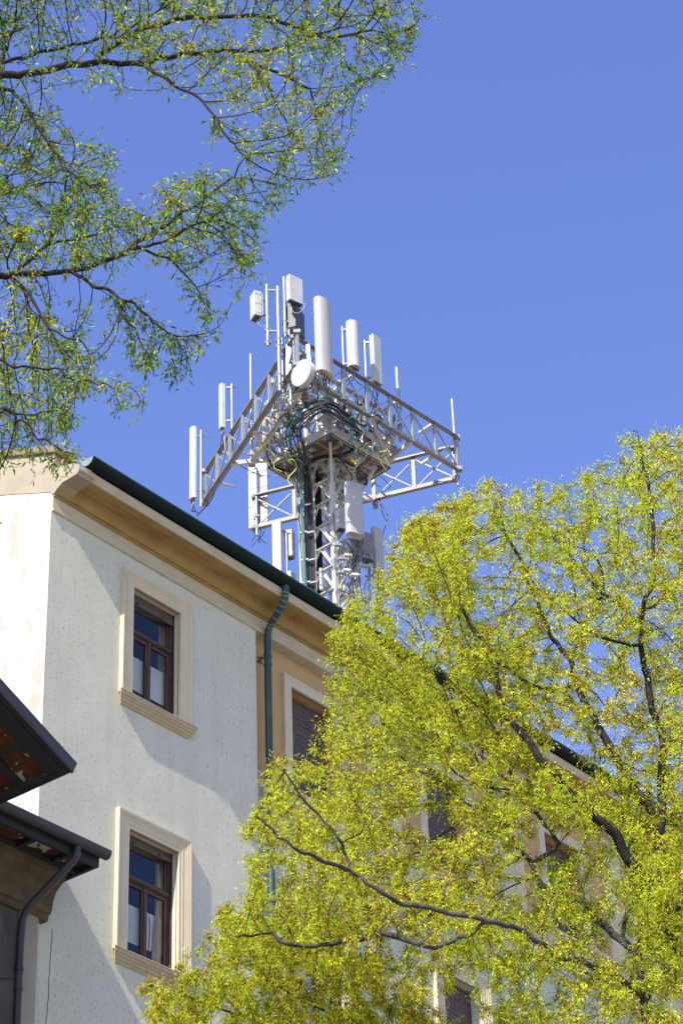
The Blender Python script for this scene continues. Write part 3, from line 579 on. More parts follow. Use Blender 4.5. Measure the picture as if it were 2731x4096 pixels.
for i in range(2):
    x = 1200+i*5
    arc = [at(1330, 1598+i*5, 49.0), at(1285, 1588+i*5, 49.0), at(1225, 1618+i*6, 49.1), at(1160+i*5, 1700, 49.3), at(1163+i*6, 1790, 49.8), at(1190+i*4, 1860, 50.7), at(x, 1930, 51.1), at(x+6, 2100, 51.1), at(x+22, 2400, 51.1)]
    cable(arc, .013, M_GRNC)
for i in range(5):            # second bundle inside the shaft
    x = 1262+i*5; cable([at(x+6, 1880, 51.9), at(x, 1960, 51.8), at(x+3, 2100, 51.8), at(x+8, 2400, 51.8)], .018, M_BLACK)
for i in range(5):            # vertical thin cables on the left
    x = 1186+i*5; cable([at(x-6, 1850+i*5, 51.2), at(x, 1950, 51.3), at(x+8, 2120, 51.3), at(x+26, 2400, 51.3)], .011, M_BLACK if i % 2 else M_GALVD)
for i in range(6):            # ring under the platform
    o = i*4
    cable([at(1222+o/2, 1885, 51.2), at(1238, 1842+o/2, 51.0), at(1290, 1822+o/2, 50.9), at(1350, 1818+o/2, 50.8), at(1400, 1800+o/2, 50.9), at(1432, 1765+o/2, 51.0), at(1442+o/3, 1710, 51.1), at(1425, 1660+o, 51.2)], .017, M_BLACK)
for i in range(4):
    o = i*5; cable([at(1070+o, 1760, 50.8), at(1066+o, 1820+o, 50.9), at(1092, 1862+o/2, 51.1), at(1150, 1880+o/2, 51.2), at(1205, 1900, 51.2)], .015, M_BLACK)
for i in range(3): cable([at(1350+i*6, 1832, 50.9), at(1410+i*3, 1866, 51.1), at(1458, 1895+i*4, 51.5), at(1468-i*3, 1930, 51.6), at(1452-i*4, 1965, 51.8)], .017, M_BLACK)
random.seed(5)
for i in range(84):           # loose loops and jumpers
    x = random.choice([random.uniform(1085, 1230), random.uniform(1330, 1560)]); y = random.uniform(1560, 1830) + (x-1320)*(.35 if x > 1320 else -.2)*.6
    Yv = random.uniform(48.9, 51.3); pts = [at(x, y, Yv)]
    for k in range(4): x += random.uniform(-36, 36); y += random.uniform(-18, 42); pts.append(at(x, y, Yv+random.uniform(-.2, .2)))
    cable(pts, random.choice([.010, .013, .016]), random.choice([M_BLACK, M_BLACK, M_BLACK, M_BLACK, M_GRNC, M_DKBOX, M_YEL]), 4, 5)
b = MB()
for x, y in ((1200, 2020), (1213, 2130), (1218, 2240), (1226, 2330)):
    for dx, Yv in ((0, 51.2), (28, 51.2)): p = at(x+dx, y, Yv-.04); b.obox(p, Vector((.09, 0, .02)), Vector((0, .03, 0)), Vector((0, 0, .018)))
mb2(b, 'cable_clamp', M_GALV)
for x in (1194, 1252):
    b = MB(); p = at(x, 1940, 51.33); b.beam(Vector((p.x, p.y, p.z)), Vector((p.x, p.y, 24)), .05, .03); mb2(b, 'cable_ladder', M_TOWER)
random.seed(21)
for i in range(88):           # boxes, clamps and brackets crowding the platform
    side = random.random()
    if side < .5: t = random.random(); c = ab0.lerp(ab1, .12+.5*t)+Vector((random.uniform(.1, 1.2), random.uniform(.2, .9), random.choice([38.5, 38.8, 39.1, 39.4])+random.uniform(-.15, .15)))
    else: t = random.random(); c = ac0.lerp(ac1, .1+.55*t)+Vector((random.uniform(-1.0, -.1), random.uniform(.2, 1.0), random.choice([38.4, 38.7, 39.1, 39.3])+random.uniform(-.15, .15)))
    a = random.uniform(0, math.pi); w_, h_, d_ = random.uniform(.03, .11), random.uniform(.03, .14), random.uniform(.03, .07)
    b = MB(); ax = Vector((math.cos(a), math.sin(a), 0)); ay = Vector((-math.sin(a), math.cos(a), 0)); b.obox(c, ax*w_, ay*d_, Z*h_)
    b.tube([c+ax*w_*.5-Z*h_, c+ax*w_*.5-Z*(h_+.05)], .014, 6); b.tube([c-ax*w_*.5-Z*h_, c-ax*w_*.5-Z*(h_+.05)], .014, 6)
    b.beam(c-ax*(w_+.1), c+ax*(w_+.08), .022)
    mb2(b, 'junction_box', random.choice([M_TOWER, M_TOWER, M_GALV, M_RRU, M_WHITE, M_DKBOX]), bevel=.004)
# ------------------------------------------------------------------ antennas and poles on the mast
def base_ax(az): a = math.radians(az); return Vector((math.cos(a), math.sin(a), 0)), Vector((math.sin(a), -math.cos(a), 0))   # width axis, facing axis (0 = towards the camera)
G_ANT = 'panel antennas on the mast'
def panel(lab, x, ytop, ybot, Y, w, dp, az, style='curve', m=None, pole=None, cables=4, under=M_UNDER, cat='antenna', name='panel_antenna', plen=(.0, .3)):
    """x: photo pixel of the axis at the foot; the panel hangs from its own pole"""
    m = m or M_RADOME; foot = at(x, ybot, Y); up_ = at(x, ytop, Y).z; H = up_-foot.z
    e = empty(name, foot); tag(e, lab, cat, G_ANT); wx, fy = base_ax(az)
    if style == 'curve': pr = [(w/2*c_, dp*(.35+.65*math.sqrt(max(0, 1-c_*c_)))) for c_ in np.linspace(-1, 1, 15)] + [(w/2*.9, 0), (-w/2*.9, 0)]
    elif style == 'round': pr = [(w/2*math.copysign(abs(math.cos(t))**.55, math.cos(t)), dp/2+dp/2*math.copysign(abs(math.sin(t))**.55, math.sin(t))) for t in np.linspace(0, 2*math.pi, 24, endpoint=False)]
    else: pr = [(-w/2, 0), (-w/2, dp*.85), (-w/2+.02, dp), (w/2-.02, dp), (w/2, dp*.85), (w/2, 0)]
    b = MB(); b.prism(pr, (0, 0, .03), wx, fy, Z*(H-.05)); b.build('radome', m, e, smooth=35)
    b = MB(); b.prism([(p*1.02, q*1.02-.002) for p, q in pr], (0, 0, .0), wx, fy, Z*.028); b.build('end_cap', under, e)
    b = MB(); b.prism([(p*1.015, q*1.015-.002) for p, q in pr], (0, 0, H-.019), wx, fy, Z*.022); b.build('end_cap', m, e)
    for i in range(cables):
        c = wx*((i+.5)/cables-.5)*w*.75+fy*dp*.45; b = MB(); b.tube([c, c-Z*.09], .016, 8); b.build('connector', M_RRU if cables > 4 else M_BLACK, e)
    if pole:
        b = MB(); c = -fy*(.13)+wx*pole; b.tube([c-Z*plen[1], c+Z*(H+plen[0])], .035, 10); b.build('mounting_pole', M_GALV, e, smooth=60)
        for z_ in (H*.12, H*.88):
            b = MB(); b.beam(c+Z*z_, Z*z_+wx*pole*.6, .045); b.beam(c+Z*z_-wx*.09-fy*.04, c+Z*z_+wx*.09-fy*.04, .03); b.beam(c+Z*(z_+.03)-fy*.14, c+Z*(z_+.03)+fy*.05, .012); b.build('bracket', M_GALVD, e)
    return e, foot
def drops(e, n, w, az, L_=.7, r=.010, spread=.25, m=M_BLACK, tgt=None):
    random.seed(int(w*1000)+n); wx, fy = base_ax(az)
    for i in range(n):
        c = wx*((i+.5)/n-.5)*w*.75+fy*.06-Z*.08; t = (tgt or Vector((0, .15, -L_)))+Vector((random.uniform(-spread, spread), random.uniform(-.1, .1), random.uniform(-.15, .15)))
        b = MB(); b.tube(catmull([c, c-Z*.14, c.lerp(t, .6)+Vector((random.uniform(-.06, .06), 0, -.1)), t], 5), r, 5); b.build('jumper_cable', m, e, smooth=60)
e, f = panel('biggest white curved panel antenna, standing beside the round dish', 1288, 1212, 1505, 47.6, .56, .24, 54, pole=.001, plen=(.0, .1)); drops(e, 5, .5, 24, .55, .013)
e, f = panel('middle white curved panel antenna on the right truss arm, right of the biggest panel', 1408, 1298, 1478, 49.6, .33, .22, 38, pole=-.16, m=M_WHITE, plen=(-.05, .75)); drops(e, 2, .3, 16, .4)
e, f = panel('pale green boxy panel antenna on the right truss arm', 1500, 1352, 1538, 50.45, .30, .14, 48, 'box', m=M_RADGRN, pole=-.18, plen=(-.1, .95)); drops(e, 4, .28, 30, .8, .010)
e, f = panel('slim white panel antenna on the left truss arm, second from the left end', 896, 1541, 1716, 52.0, .16, .12, -62, 'box', m=M_WHITE, pole=.22, plen=(-.08, .85)); drops(e, 2, .14, -62, .6)
e, f = panel('tall slim white panel antenna at the far left end of the truss arm', 780, 1716, 2000, 53.4, .26, .15, -66, 'curve', m=M_WHITE, pole=.10, plen=(-.08, .25)); drops(e, 4, .2, -66, .35, spread=.08)
e, f = panel('rounded grey-white panel antenna low on the front of the tower shaft', 1410, 1948, 2152, 50.2, .46, .24, 30, 'round', m=M_RADOME, pole=.0, under=M_RRU, cables=6, plen=(0, .7)); drops(e, 9, .4, 12, .75, .012, .1)
e, f = panel('white panel antenna low on the left, rising behind the gutter', 1117, 2098, 2330, 51.3, .25, .16, -20, 'round', m=M_WHITE, pole=.16, plen=(-.2, 1.0))
e, f = panel('shaded grey panel antenna low on the right, half hidden by the tree top', 1510, 2121, 2330, 52.0, .30, .14, 40, 'box', m=M_RADOME, pole=-.16, plen=(-.2, 1.2))
# wide white back-to-back panel on the far beam
e, f = panel('wide white ribbed panel seen from behind at the left end of the rear beam', 1033, 1855, 2108, 54.75, .52, .12, 165, 'box', m=M_WHITE, pole=0.001, plen=(-.2, .35), cables=4); drops(e, 4, .4, 165, .4)
wx, fy = base_ax(165); b = MB(); H = at(1033, 1855, 54.75).z-at(1033, 2108, 54.75).z
for z_ in (.02, H*.33, H*.62, H-.25): b.obox(Z*(z_+.02)-fy*.005, wx*.265, fy*.012, Z*.018)
for x_ in (-.17, .12, .2): b.obox(Z*H/2+wx*x_-fy*.008, wx*.010, fy*.010, Z*(H/2-.05))
b.build('rear_rib', M_WHITE, e)
# remote units
def unit(lab, x0, y0, x1, y1, Y, dp, az, fins=True, m=None, cat='radio unit', name='radio_unit', group='radio units on the mast'):
    a = at(x0, y1, Y); c = at(x1, y0, Y); w = abs(c.x-a.x)/max(.35, abs(math.cos(math.radians(az)))); H = c.z-a.z; foot = Vector(((a.x+c.x)/2, Y, a.z))
    e = empty(name, foot); tag(e, lab, cat, group); wx, fy = base_ax(az); m = m or M_RRU
    b = MB(); b.obox(Z*H/2, wx*w/2, fy*dp/2, Z*H/2); b.build('casing', m, e, bevel=.012)
    if fins:
        b = MB()
        for i in range(7): b.obox(Z*H/2+wx*w*((i+.5)/7-.5)-fy*(dp/2+.02), wx*.006, fy*.022, Z*H*.44)
        b.build('cooling_fins', m, e)
        b = MB()
        for q in (-.38, .0, .38): b.obox(Z*(H/2+q*H)+wx*(w/2+.004), wx*.006, fy*dp*.42, Z*.014)
        b.obox(Z*H/2+wx*(w/2+.003), wx*.004, fy*.012, Z*H*.42)
        b.build('side_rib', m, e)
    b = MB(); b.obox(Vector((0, 0, -.012)), wx*w*.46, fy*dp*.4, Z*.012); b.build('connector_plate', M_DKBOX, e)
    for i in range(3): c_ = wx*w*(i-1)*.28; b = MB(); b.tube([c_-Z*.02, c_-Z*.08], .013, 6); b.build('connector', M_BLACK, e)
    b = MB(); b.beam(Z*H*.8-fy*dp/2, Z*H*.8-fy*(dp/2+.16), .04); b.beam(Z*H*.2-fy*dp/2, Z*H*.2-fy*(dp/2+.16), .04); b.build('bracket', M_GALVD, e)
    return e
e = unit('big flat white box antenna at the very top of the pole cluster', 1153, 1110, 1203, 1212, 48.0, .14, 38, m=M_WHITE, cat='antenna', name='box_antenna')
b = MB(); b.tube(catmull([Vector((-.1, 0, -.02)), Vector((-.08, -.02, -.25)), Vector((.05, 0, -.33)), Vector((.2, 0, -.2)), Vector((.24, 0, -.02))], 5), .009, 5); b.build('jumper_cable', M_YEL, e, smooth=60)
e = unit('ribbed white box antenna out on the left of the pole cluster', 1014, 1175, 1032, 1272, 48.3, .20, -65, m=M_WHITE, cat='antenna', name='box_antenna')
b = MB(); b.tube(catmull([Vector((.0, 0, -.02)), Vector((.05, -.02, -.18)), Vector((.16, 0, -.28)), Vector((.28, 0, -.2)), Vector((.33, 0, .05))], 5), .008, 5); b.build('jumper_cable', M_YEL, e, smooth=60)
unit('dark shaded box antenna hanging below the topmost white box', 1168, 1236, 1200, 1336, 48.5, .22, 70, m=M_DKBOX, cat='antenna', name='box_antenna')
unit('white radio unit beside the lower left panel antenna', 1142, 2126, 1172, 2232, 51.5, .2, -20, m=M_WHITE)
unit('grey radio unit just left of the rounded low panel antenna', 1350, 2040, 1374, 2120, 50.9, .2, 30)
unit('dark grey radio unit between the rounded low panel and the shaded right panel', 1446, 2140, 1482, 2245, 51.5, .25, 35, m=M_GALVD)
unit('lowest white radio unit above the gutter left of the mast legs', 1146, 2292, 1170, 2330, 51.4, .2, -30, m=M_WHITE)
for q in range(7):
    x = [1370, 1392, 1365, 1388, 1352, 1420, 1462][q]; y = [2235, 2222, 2290, 2282, 2180, 2300, 2265][q]
    c = at(x, y, 50.6); b = MB(); b.obox(c, Vector((.09, .02, 0)), Vector((0, .05, 0)), Z*.035); b.tube([c-Vector((.14, 0, 0)), c+Vector((.14, 0, 0))], .02, 6); b.tube([c-Z*.12, c+Z*.04], .018, 6); mb2(b, 'filter_box', M_WHITE if q % 2 else M_GALV, bevel=.004)
for i in range(9):
    x = 1345+i*15; cable([at(x, 2165+i*6, 50.9), at(x-12+3*i, 2230, 51), at(x+(-1)**i*14, 2290, 51), at(x-8, 2350, 51.1), at(x, 2420, 51.2)], .012, M_BLACK if i % 3 else M_GALVD, 5, 5)
# top pole cluster
def pole(lab, x, y0, y1, Y, r, m=M_GALV, top=None, extra=None, name='support_pole', cat='pole'):
    f = at(x, y1, Y); H = at(x, y0, Y).z-f.z; e = empty(name, f); tag(e, lab, cat, 'galvanised poles on the mast')
    b = MB(); b.tube([(0, 0, 0), (0, 0, H)], r, 12); b.build('tube', m, e, smooth=60)
    for z_ in (extra or (.12, .5)):
        b = MB(); b.obox(Vector((0, .05, z_)), Vector((.07, 0, 0)), Vector((0, .05, 0)), Z*.03); b.tube([(0, 0, z_-.02), (0, 0, z_+.02)], r+.01, 12); b.build('pipe_clamp', M_GALVD, e)
    return e
e = pole('short hanging pole carrying the left box antenna of the top cluster', 1071, 1138, 1381, 48.1, .040)
for y in (1161, 1325): b = MB(); p = at(1071, y, 48.1)-e.location; q = at(1118, y, 48.1)-e.location; b.tube([p, q], .032, 10); b.build('cross_tube', M_GALV, e, smooth=60)
pole('longest pole of the top cluster, clamped to the truss end', 1119, 1146, 1563, 48.1, .045, extra=(.2, .5, 1.4, 1.6))
pole('pole directly behind the topmost box antenna', 1141, 1108, 1348, 48.2, .040)
pole('pole of the top cluster nearest the dish, below the dark box', 1163, 1270, 1620, 48.3, .038)
e = pole('square galvanised post in the middle of the top cluster', 1133, 1352, 1570, 48.35, .03)
b = MB(); b.beam(at(1157, 1519, 48.2)-e.location, at(1157, 1380, 48.2)-e.location, .14, .12); b.build('channel_post', M_GALV, e, bevel=.01)
pole('thin bare whip pole on the left truss arm', 1006, 1416, 1762, 50.9, .032, name='whip_antenna', cat='antenna')
pole('thin whip pole with two collars on the right truss arm', 1602, 1470, 1765, 51.4, .05, name='whip_antenna', cat='antenna', extra=(.3, .5, 1.05, 1.2))
pole('thin whip pole at the far right tip of the truss triangle', 1831, 1596, 1942, 52.35, .036, name='whip_antenna', cat='antenna', extra=(.3, .75, 1.1))
e = pole('short white tube bolted low between the tower legs', 1286, 2275, 2360, 50.9, .05, m=M_WHITE)
# dish
c = at(1207, 1492, 47.55); e = empty('dish_antenna', c); tag(e, 'round white drum dish antenna left of the biggest panel', 'dish antenna')
ax = Vector((-.66, -.66, -.06)).normalized(); b = MB(); b.tube([-ax*.16, -ax*.13, ax*.02, ax*.035, ax*.045], [.23, .34, .35, .345, .30], 40); b.build('drum', M_WHITE, e, smooth=35)
b = MB(); b.tube([ax*.046, ax*.052], [.30, .25], 40); b.build('dish_cover', M_WHITE, e, smooth=35)
b = MB(); b.tube([-ax*.16, -ax*.30], .06, 12); b.beam(-ax*.28-Z*.12, -ax*.28+Z*.12, .08); b.build('mount', M_GALVD, e)
b = MB(); p = at(1232, 1378, 47.45)-c; q = at(1243, 1512, 47.45)-c; b.beam(p, q, .10, .07); b.build('channel_bracket', M_GALV, e, bevel=.008)
b = MB(); b.tube(catmull([-ax*.25, at(1245, 1548, 47.6)-c, at(1215, 1560, 47.7)-c, at(1165, 1572, 47.9)-c], 5), .02, 6); b.build('waveguide', M_BLACK, e, smooth=60)
# hanging items under the platform arms
for lab, x, y0, y1, Y in (('stub tube hanging under the left corner of the platform', 1083, 1770, 1832, 50.7), ('stub tube hanging under the right side of the platform', 1463, 1748, 1790, 50.9), ('stub tube hanging below the rear beam right of the tower', 1501, 1985, 2032, 53.6)):
    e = pole(lab, x, y0, y1, Y, .065, m=M_GALV if Y < 52 else M_GALVD, name='stub_tube', cat='tube', extra=(.12, .3)); 
for pts in ([(1515, 1990), (1532, 2030), (1550, 2065), (1540, 2105), (1528, 2150)], [(1515, 1995), (1528, 2045), (1542, 2080), (1550, 2092)]):
    cable([at(x, y, 53.5) for x, y in pts], .011, M_BLACK)
cable([at(1484, 1888, 52), at(1520, 1905, 52), at(1558, 1940, 52), at(1562, 1950, 52), at(1550, 1952, 52)], .009, M_GRNC)
cable([at(895, 1730, 52), at(900, 1790, 52), at(915, 1840, 52), at(890, 1890, 52.6), at(862, 1960, 53), at(838, 2010, 53.3), at(805, 2045, 53.4), at(795, 2058, 53.4)], .016, M_BLACK)
cable([at(897, 1730, 52), at(910, 1820, 52), at(960, 1862, 52.5), at(1040, 1900, 53), at(1120, 1905, 53)], .011, M_BLACK)
# ------------------------------------------------------------------ trees
def in_poly(P, x, y):
    P = np.asarray(P, float); ins = np.zeros(len(x), bool); j = len(P)-1
    for i in range(len(P)):
        xi, yi = P[i]; xj, yj = P[j]
        c = ((yi > y) != (yj > y)) & (x < (xj-xi)*(y-yi)/(yj-yi+1e-9)+xi); ins ^= c; j = i
    return ins
def edge_dist(P, x, y):
    P = np.asarray(P, float); d = np.full(len(x), 1e9)
    for i in range(len(P)):
        a = P[i]; b_ = P[(i+1) % len(P)]; ab = b_-a; t = np.clip(((x-a[0])*ab[0]+(y-a[1])*ab[1])/(ab@ab+1e-9), 0, 1)
        d = np.minimum(d, np.hypot(x-a[0]-t*ab[0], y-a[1]-t*ab[1]))
    return d
FW, RTn, UPn, CM = (np.array(v) for v in (FWD, RT, UP, CAM))
def at_np(x, y, Y):
    r = FW[None]+RTn[None]*((x-1365.5)/F)[:, None]-UPn[None]*((y-2048)/F)[:, None]
    return CM[None]+r*((Y-CM[1])/r[:, 1])[:, None]
def attractors(rng, poly, n, Y, T, holes=(), clump=.5, sig=.3, npc=22, inset=34):
    poly = np.array(poly, float); lo, hi = poly.min(0), poly.max(0); out = []
    def draw(k):
        x = rng.uniform(lo[0], hi[0], k*4); y = rng.uniform(lo[1], hi[1], k*4); m = in_poly(poly, x, y); x, y = x[m], y[m]
        keep = np.ones(len(x), bool)
        for hx, hy, rx, ry, p in holes: keep &= ~((((x-hx)/rx)**2+((y-hy)/ry)**2 < 1) & (rng.random(len(x)) < p))
        return x[keep][:k], y[keep][:k]
    x, y = draw(int(n*(1-clump))); th = T*np.sqrt(np.clip(edge_dist(poly, x, y)/260, .06, 1))
    out.append(at_np(x, y, Y+rng.uniform(-.3, 1, len(x))*th))
    cx, cy = draw(max(1, int(n*clump/npc))); th = T*np.sqrt(np.clip(edge_dist(poly, cx, cy)/260, .05, 1))
    c = at_np(cx, cy, Y+rng.uniform(-.3, 1, len(cx))*th)
    for q in c: out.append(q+rng.normal(0, sig, (npc, 3))*np.array([1, 1, .75]))
    out = np.concatenate(out); v = out-CM[None]; z = v@FW; px_ = 1365.5+F*(v@RTn)/z; py_ = 2048-F*(v@UPn)/z
    ed = edge_dist(poly, px_, py_); k = in_poly(poly, px_, py_) & (ed > inset) & (rng.random(len(out)) < .48+ed/130)
    for hx, hy, rx, ry, p in holes: k &= ~((((px_-hx)/rx)**2+((py_-hy)/ry)**2 < 1) & (rng.random(len(out)) < p))
    return out[k]
def resample(P, step):
    P = [np.array(p, float) for p in P]; out = [P[0]]
    for a, b_ in zip(P[:-1], P[1:]):
        n = max(1, int(np.linalg.norm(b_-a)/step)); out += [a+(b_-a)*(k+1)/n for k in range(n)]
    return out
def grow(rng, guides, att, step=.13, kill=.17, iters=110, jit=.75, droop=0.0, radii=None, mom=.5):
    pos = []; par = []; fl = []
    for gi, g in enumerate(guides):
        g = [np.array(p) for p in catmull([Vector(p) for p in g], 5)]; g = resample(g, step)
        if gi == 0: pos.append(g[0]); par.append(-1); last = 0
        else: last = int(np.argmin(((np.array(pos)-g[0])**2).sum(1)))
        ra, rb = radii[gi] if radii else (0, 0)
        if gi == 0: fl.append(ra)
        for k, p in enumerate(g[1:]):
            w = rng.normal(0, .014, 3); pos.append(p+w); par.append(last); last = len(pos)-1; fl.append(ra+(rb-ra)*(k+1)/len(g))
    pos = list(pos); ng = len(pos); A = att.copy(); P = np.array(pos)
    near = np.zeros(len(A), int); nd = np.full(len(A), 1e18)
    def upd(i0):
        nonlocal near, nd
        Q = np.array(pos[i0:])
        for s_ in range(0, len(Q), 400):
            q = Q[s_:s_+400]; d = ((A[:, None, :]-q[None])**2).sum(2); k = d.argmin(1); v = d[np.arange(len(A)), k]; m = v < nd
            nd[m] = v[m]; near[m] = k[m]+i0+s_
    upd(0)
    R = .55
    for it in range(iters):
        m = nd > kill*kill; A = A[m]; near = near[m]; nd = nd[m]
        if len(A) < 5: break
        act = np.where(nd < R*R)[0]
        if len(act) < .08*len(A)+3: R *= 1.35; act = np.where(nd < R*R)[0]
        if len(act) == 0: continue
        i0 = len(pos); order = act[np.argsort(near[act], kind='stable')]; u, st = np.unique(near[order], return_index=True)
        for k, nidx in enumerate(u):
            idx = order[st[k]:(st[k+1] if k+1 < len(st) else None)]; o = pos[nidx]; v = A[idx]-o; v /= np.linalg.norm(v, axis=1)[:, None]+1e-9
            d = v.mean(0)+rng.normal(0, jit*.4, 3)
            if par[nidx] >= 0: q = o-pos[par[nidx]]; d = d+q/(np.linalg.norm(q)+1e-9)*mom
            d[2] -= droop; L_ = np.linalg.norm(d)
            if L_ < 1e-3: continue
            pos.append(o+d/L_*step); par.append(int(nidx))
        upd(i0)
    return np.array(pos), np.array(par), fl
def tree_mesh(pos, par, name_t, name_b, mt, mb_, root, rtip=.0026, ex=2.5, rsplit=.02, ng=0, rmin_guide=.012):
    n = len(pos); ch = [[] for _ in range(n)]; w = np.zeros(n)
    for i in range(n):
        if par[i] >= 0: ch[par[i]].append(i)
    for i in range(n-1, -1, -1):
        if not ch[i]: w[i] = rtip**ex
        if par[i] >= 0: w[par[i]] += w[i]
    # par index always smaller than child index
    r = w**(1/ex)
    r[:len(ng)] = np.maximum(r[:len(ng)], ng)
    chains = []; stack = [(0, -1)]
    while stack:
        i, p = stack.pop(); c = [p] if p >= 0 else []; c.append(i); k = i
        while ch[k]:
            s_ = sorted(ch[k], key=lambda j: -w[j])
            for j in s_[1:]: stack.append((j, k))
            k = s_[0]; c.append(k)
        chains.append(c)
    T, B = MB(), MB()
    sm = pos.copy()
    for i in range(n):
        if par[i] >= 0 and ch[i]: m_ = max(ch[i], key=lambda j: w[j]); sm[i] = pos[i]*.5+(pos[par[i]]+pos[m_])*.25
    for c in chains:
        if len(c) < 2: continue
        first = c[1] if (par[c[1]] == c[0] and len(ch[c[0]]) > 1) else c[0]
        rs = [r[k] for k in c]; rs[0] = min(rs[0], rs[1]*1.15); big = rs[1] > rsplit
        pts = [Vector(sm[k]) for k in c]
        if big:
            cut = next((i for i, v in enumerate(rs) if v < rsplit*.6), len(rs))
            cut = max(cut, 2); T.tube(pts[:cut], rs[:cut], 9, cap=False)
            if len(pts)-cut+1 >= 2: B.tube(pts[cut-1:], rs[cut-1:], 5, cap=False)
        else: B.tube(pts, rs, 4 if rs[1] > .006 else 3, cap=False)
    O = Vector(root.location)
    for M_ in (T, B): M_.v = [(x-O.x, y-O.y, z-O.z) for x, y, z in M_.v]
    def fast(M_, nm, m):
        me = bpy.data.meshes.new(nm); me.from_pydata(M_.v, [], M_.f); me.materials.append(m)
        me.polygons.foreach_set('use_smooth', [True]*len(me.polygons)); o = bpy.data.objects.new(nm, me); SC.collection.objects.link(o); o.parent = root; return o
    t = fast(T, name_t, mt); bb = fast(B, name_b, mb_); return r, ch, t, bb
def unit_rows(v): return v/(np.linalg.norm(v, axis=1)[:, None]+1e-9)
def leaf_cloud(rng, base, axis, L_, W_, name, m, root, tone, fold=.35, curl=.2):
    """pointed leaves: 6 vertices, four faces folded along the midrib and bent down at the tip"""
    n = len(base); axis = unit_rows(axis); rnd = rng.normal(size=(n, 3)); rnd[:, 2] *= .5
    side = unit_rows(np.cross(axis, np.cross(rnd, axis)+np.array([0, 0, .4])+rnd)); nor = unit_rows(np.cross(axis, side))
    L_ = L_[:, None]; W_ = W_[:, None]; O = np.array(root.location)[None]
    b0 = base-O; mid = b0+axis*L_*.42-nor*L_*.04; tipv = b0+axis*L_+np.array([0, 0, -1])*L_*curl
    l1 = mid+side*W_*.5+nor*W_*fold; r1 = mid-side*W_*.5+nor*W_*fold
    V = np.stack([b0, l1, mid, r1, tipv], 1).reshape(-1, 3)
    fi = np.array([[0, 2, 1], [0, 3, 2], [1, 2, 4], [2, 3, 4]]); Fc = (np.arange(n)[:, None, None]*5+fi[None]).reshape(-1)
    me = bpy.data.meshes.new(name); me.vertices.add(len(V)); me.vertices.foreach_set('co', V.reshape(-1).astype(np.float32))
    nf = n*4; me.loops.add(nf*3); me.loops.foreach_set('vertex_index', Fc.astype(np.int32)); me.polygons.add(nf)
    me.polygons.foreach_set('loop_start', np.arange(0, nf*3, 3, dtype=np.int32)); me.polygons.foreach_set('loop_total', np.full(nf, 3, np.int32))
    at_ = me.attributes.new('tone', 'FLOAT', 'POINT'); at_.data.foreach_set('value', np.repeat(np.clip(tone, 0, 1), 5).astype(np.float32))
    me.update(calc_edges=True); me.materials.append(m); o = bpy.data.objects.new(name, me); SC.collection.objects.link(o); o.parent = root; o['kind'] = 'stuff'; return o
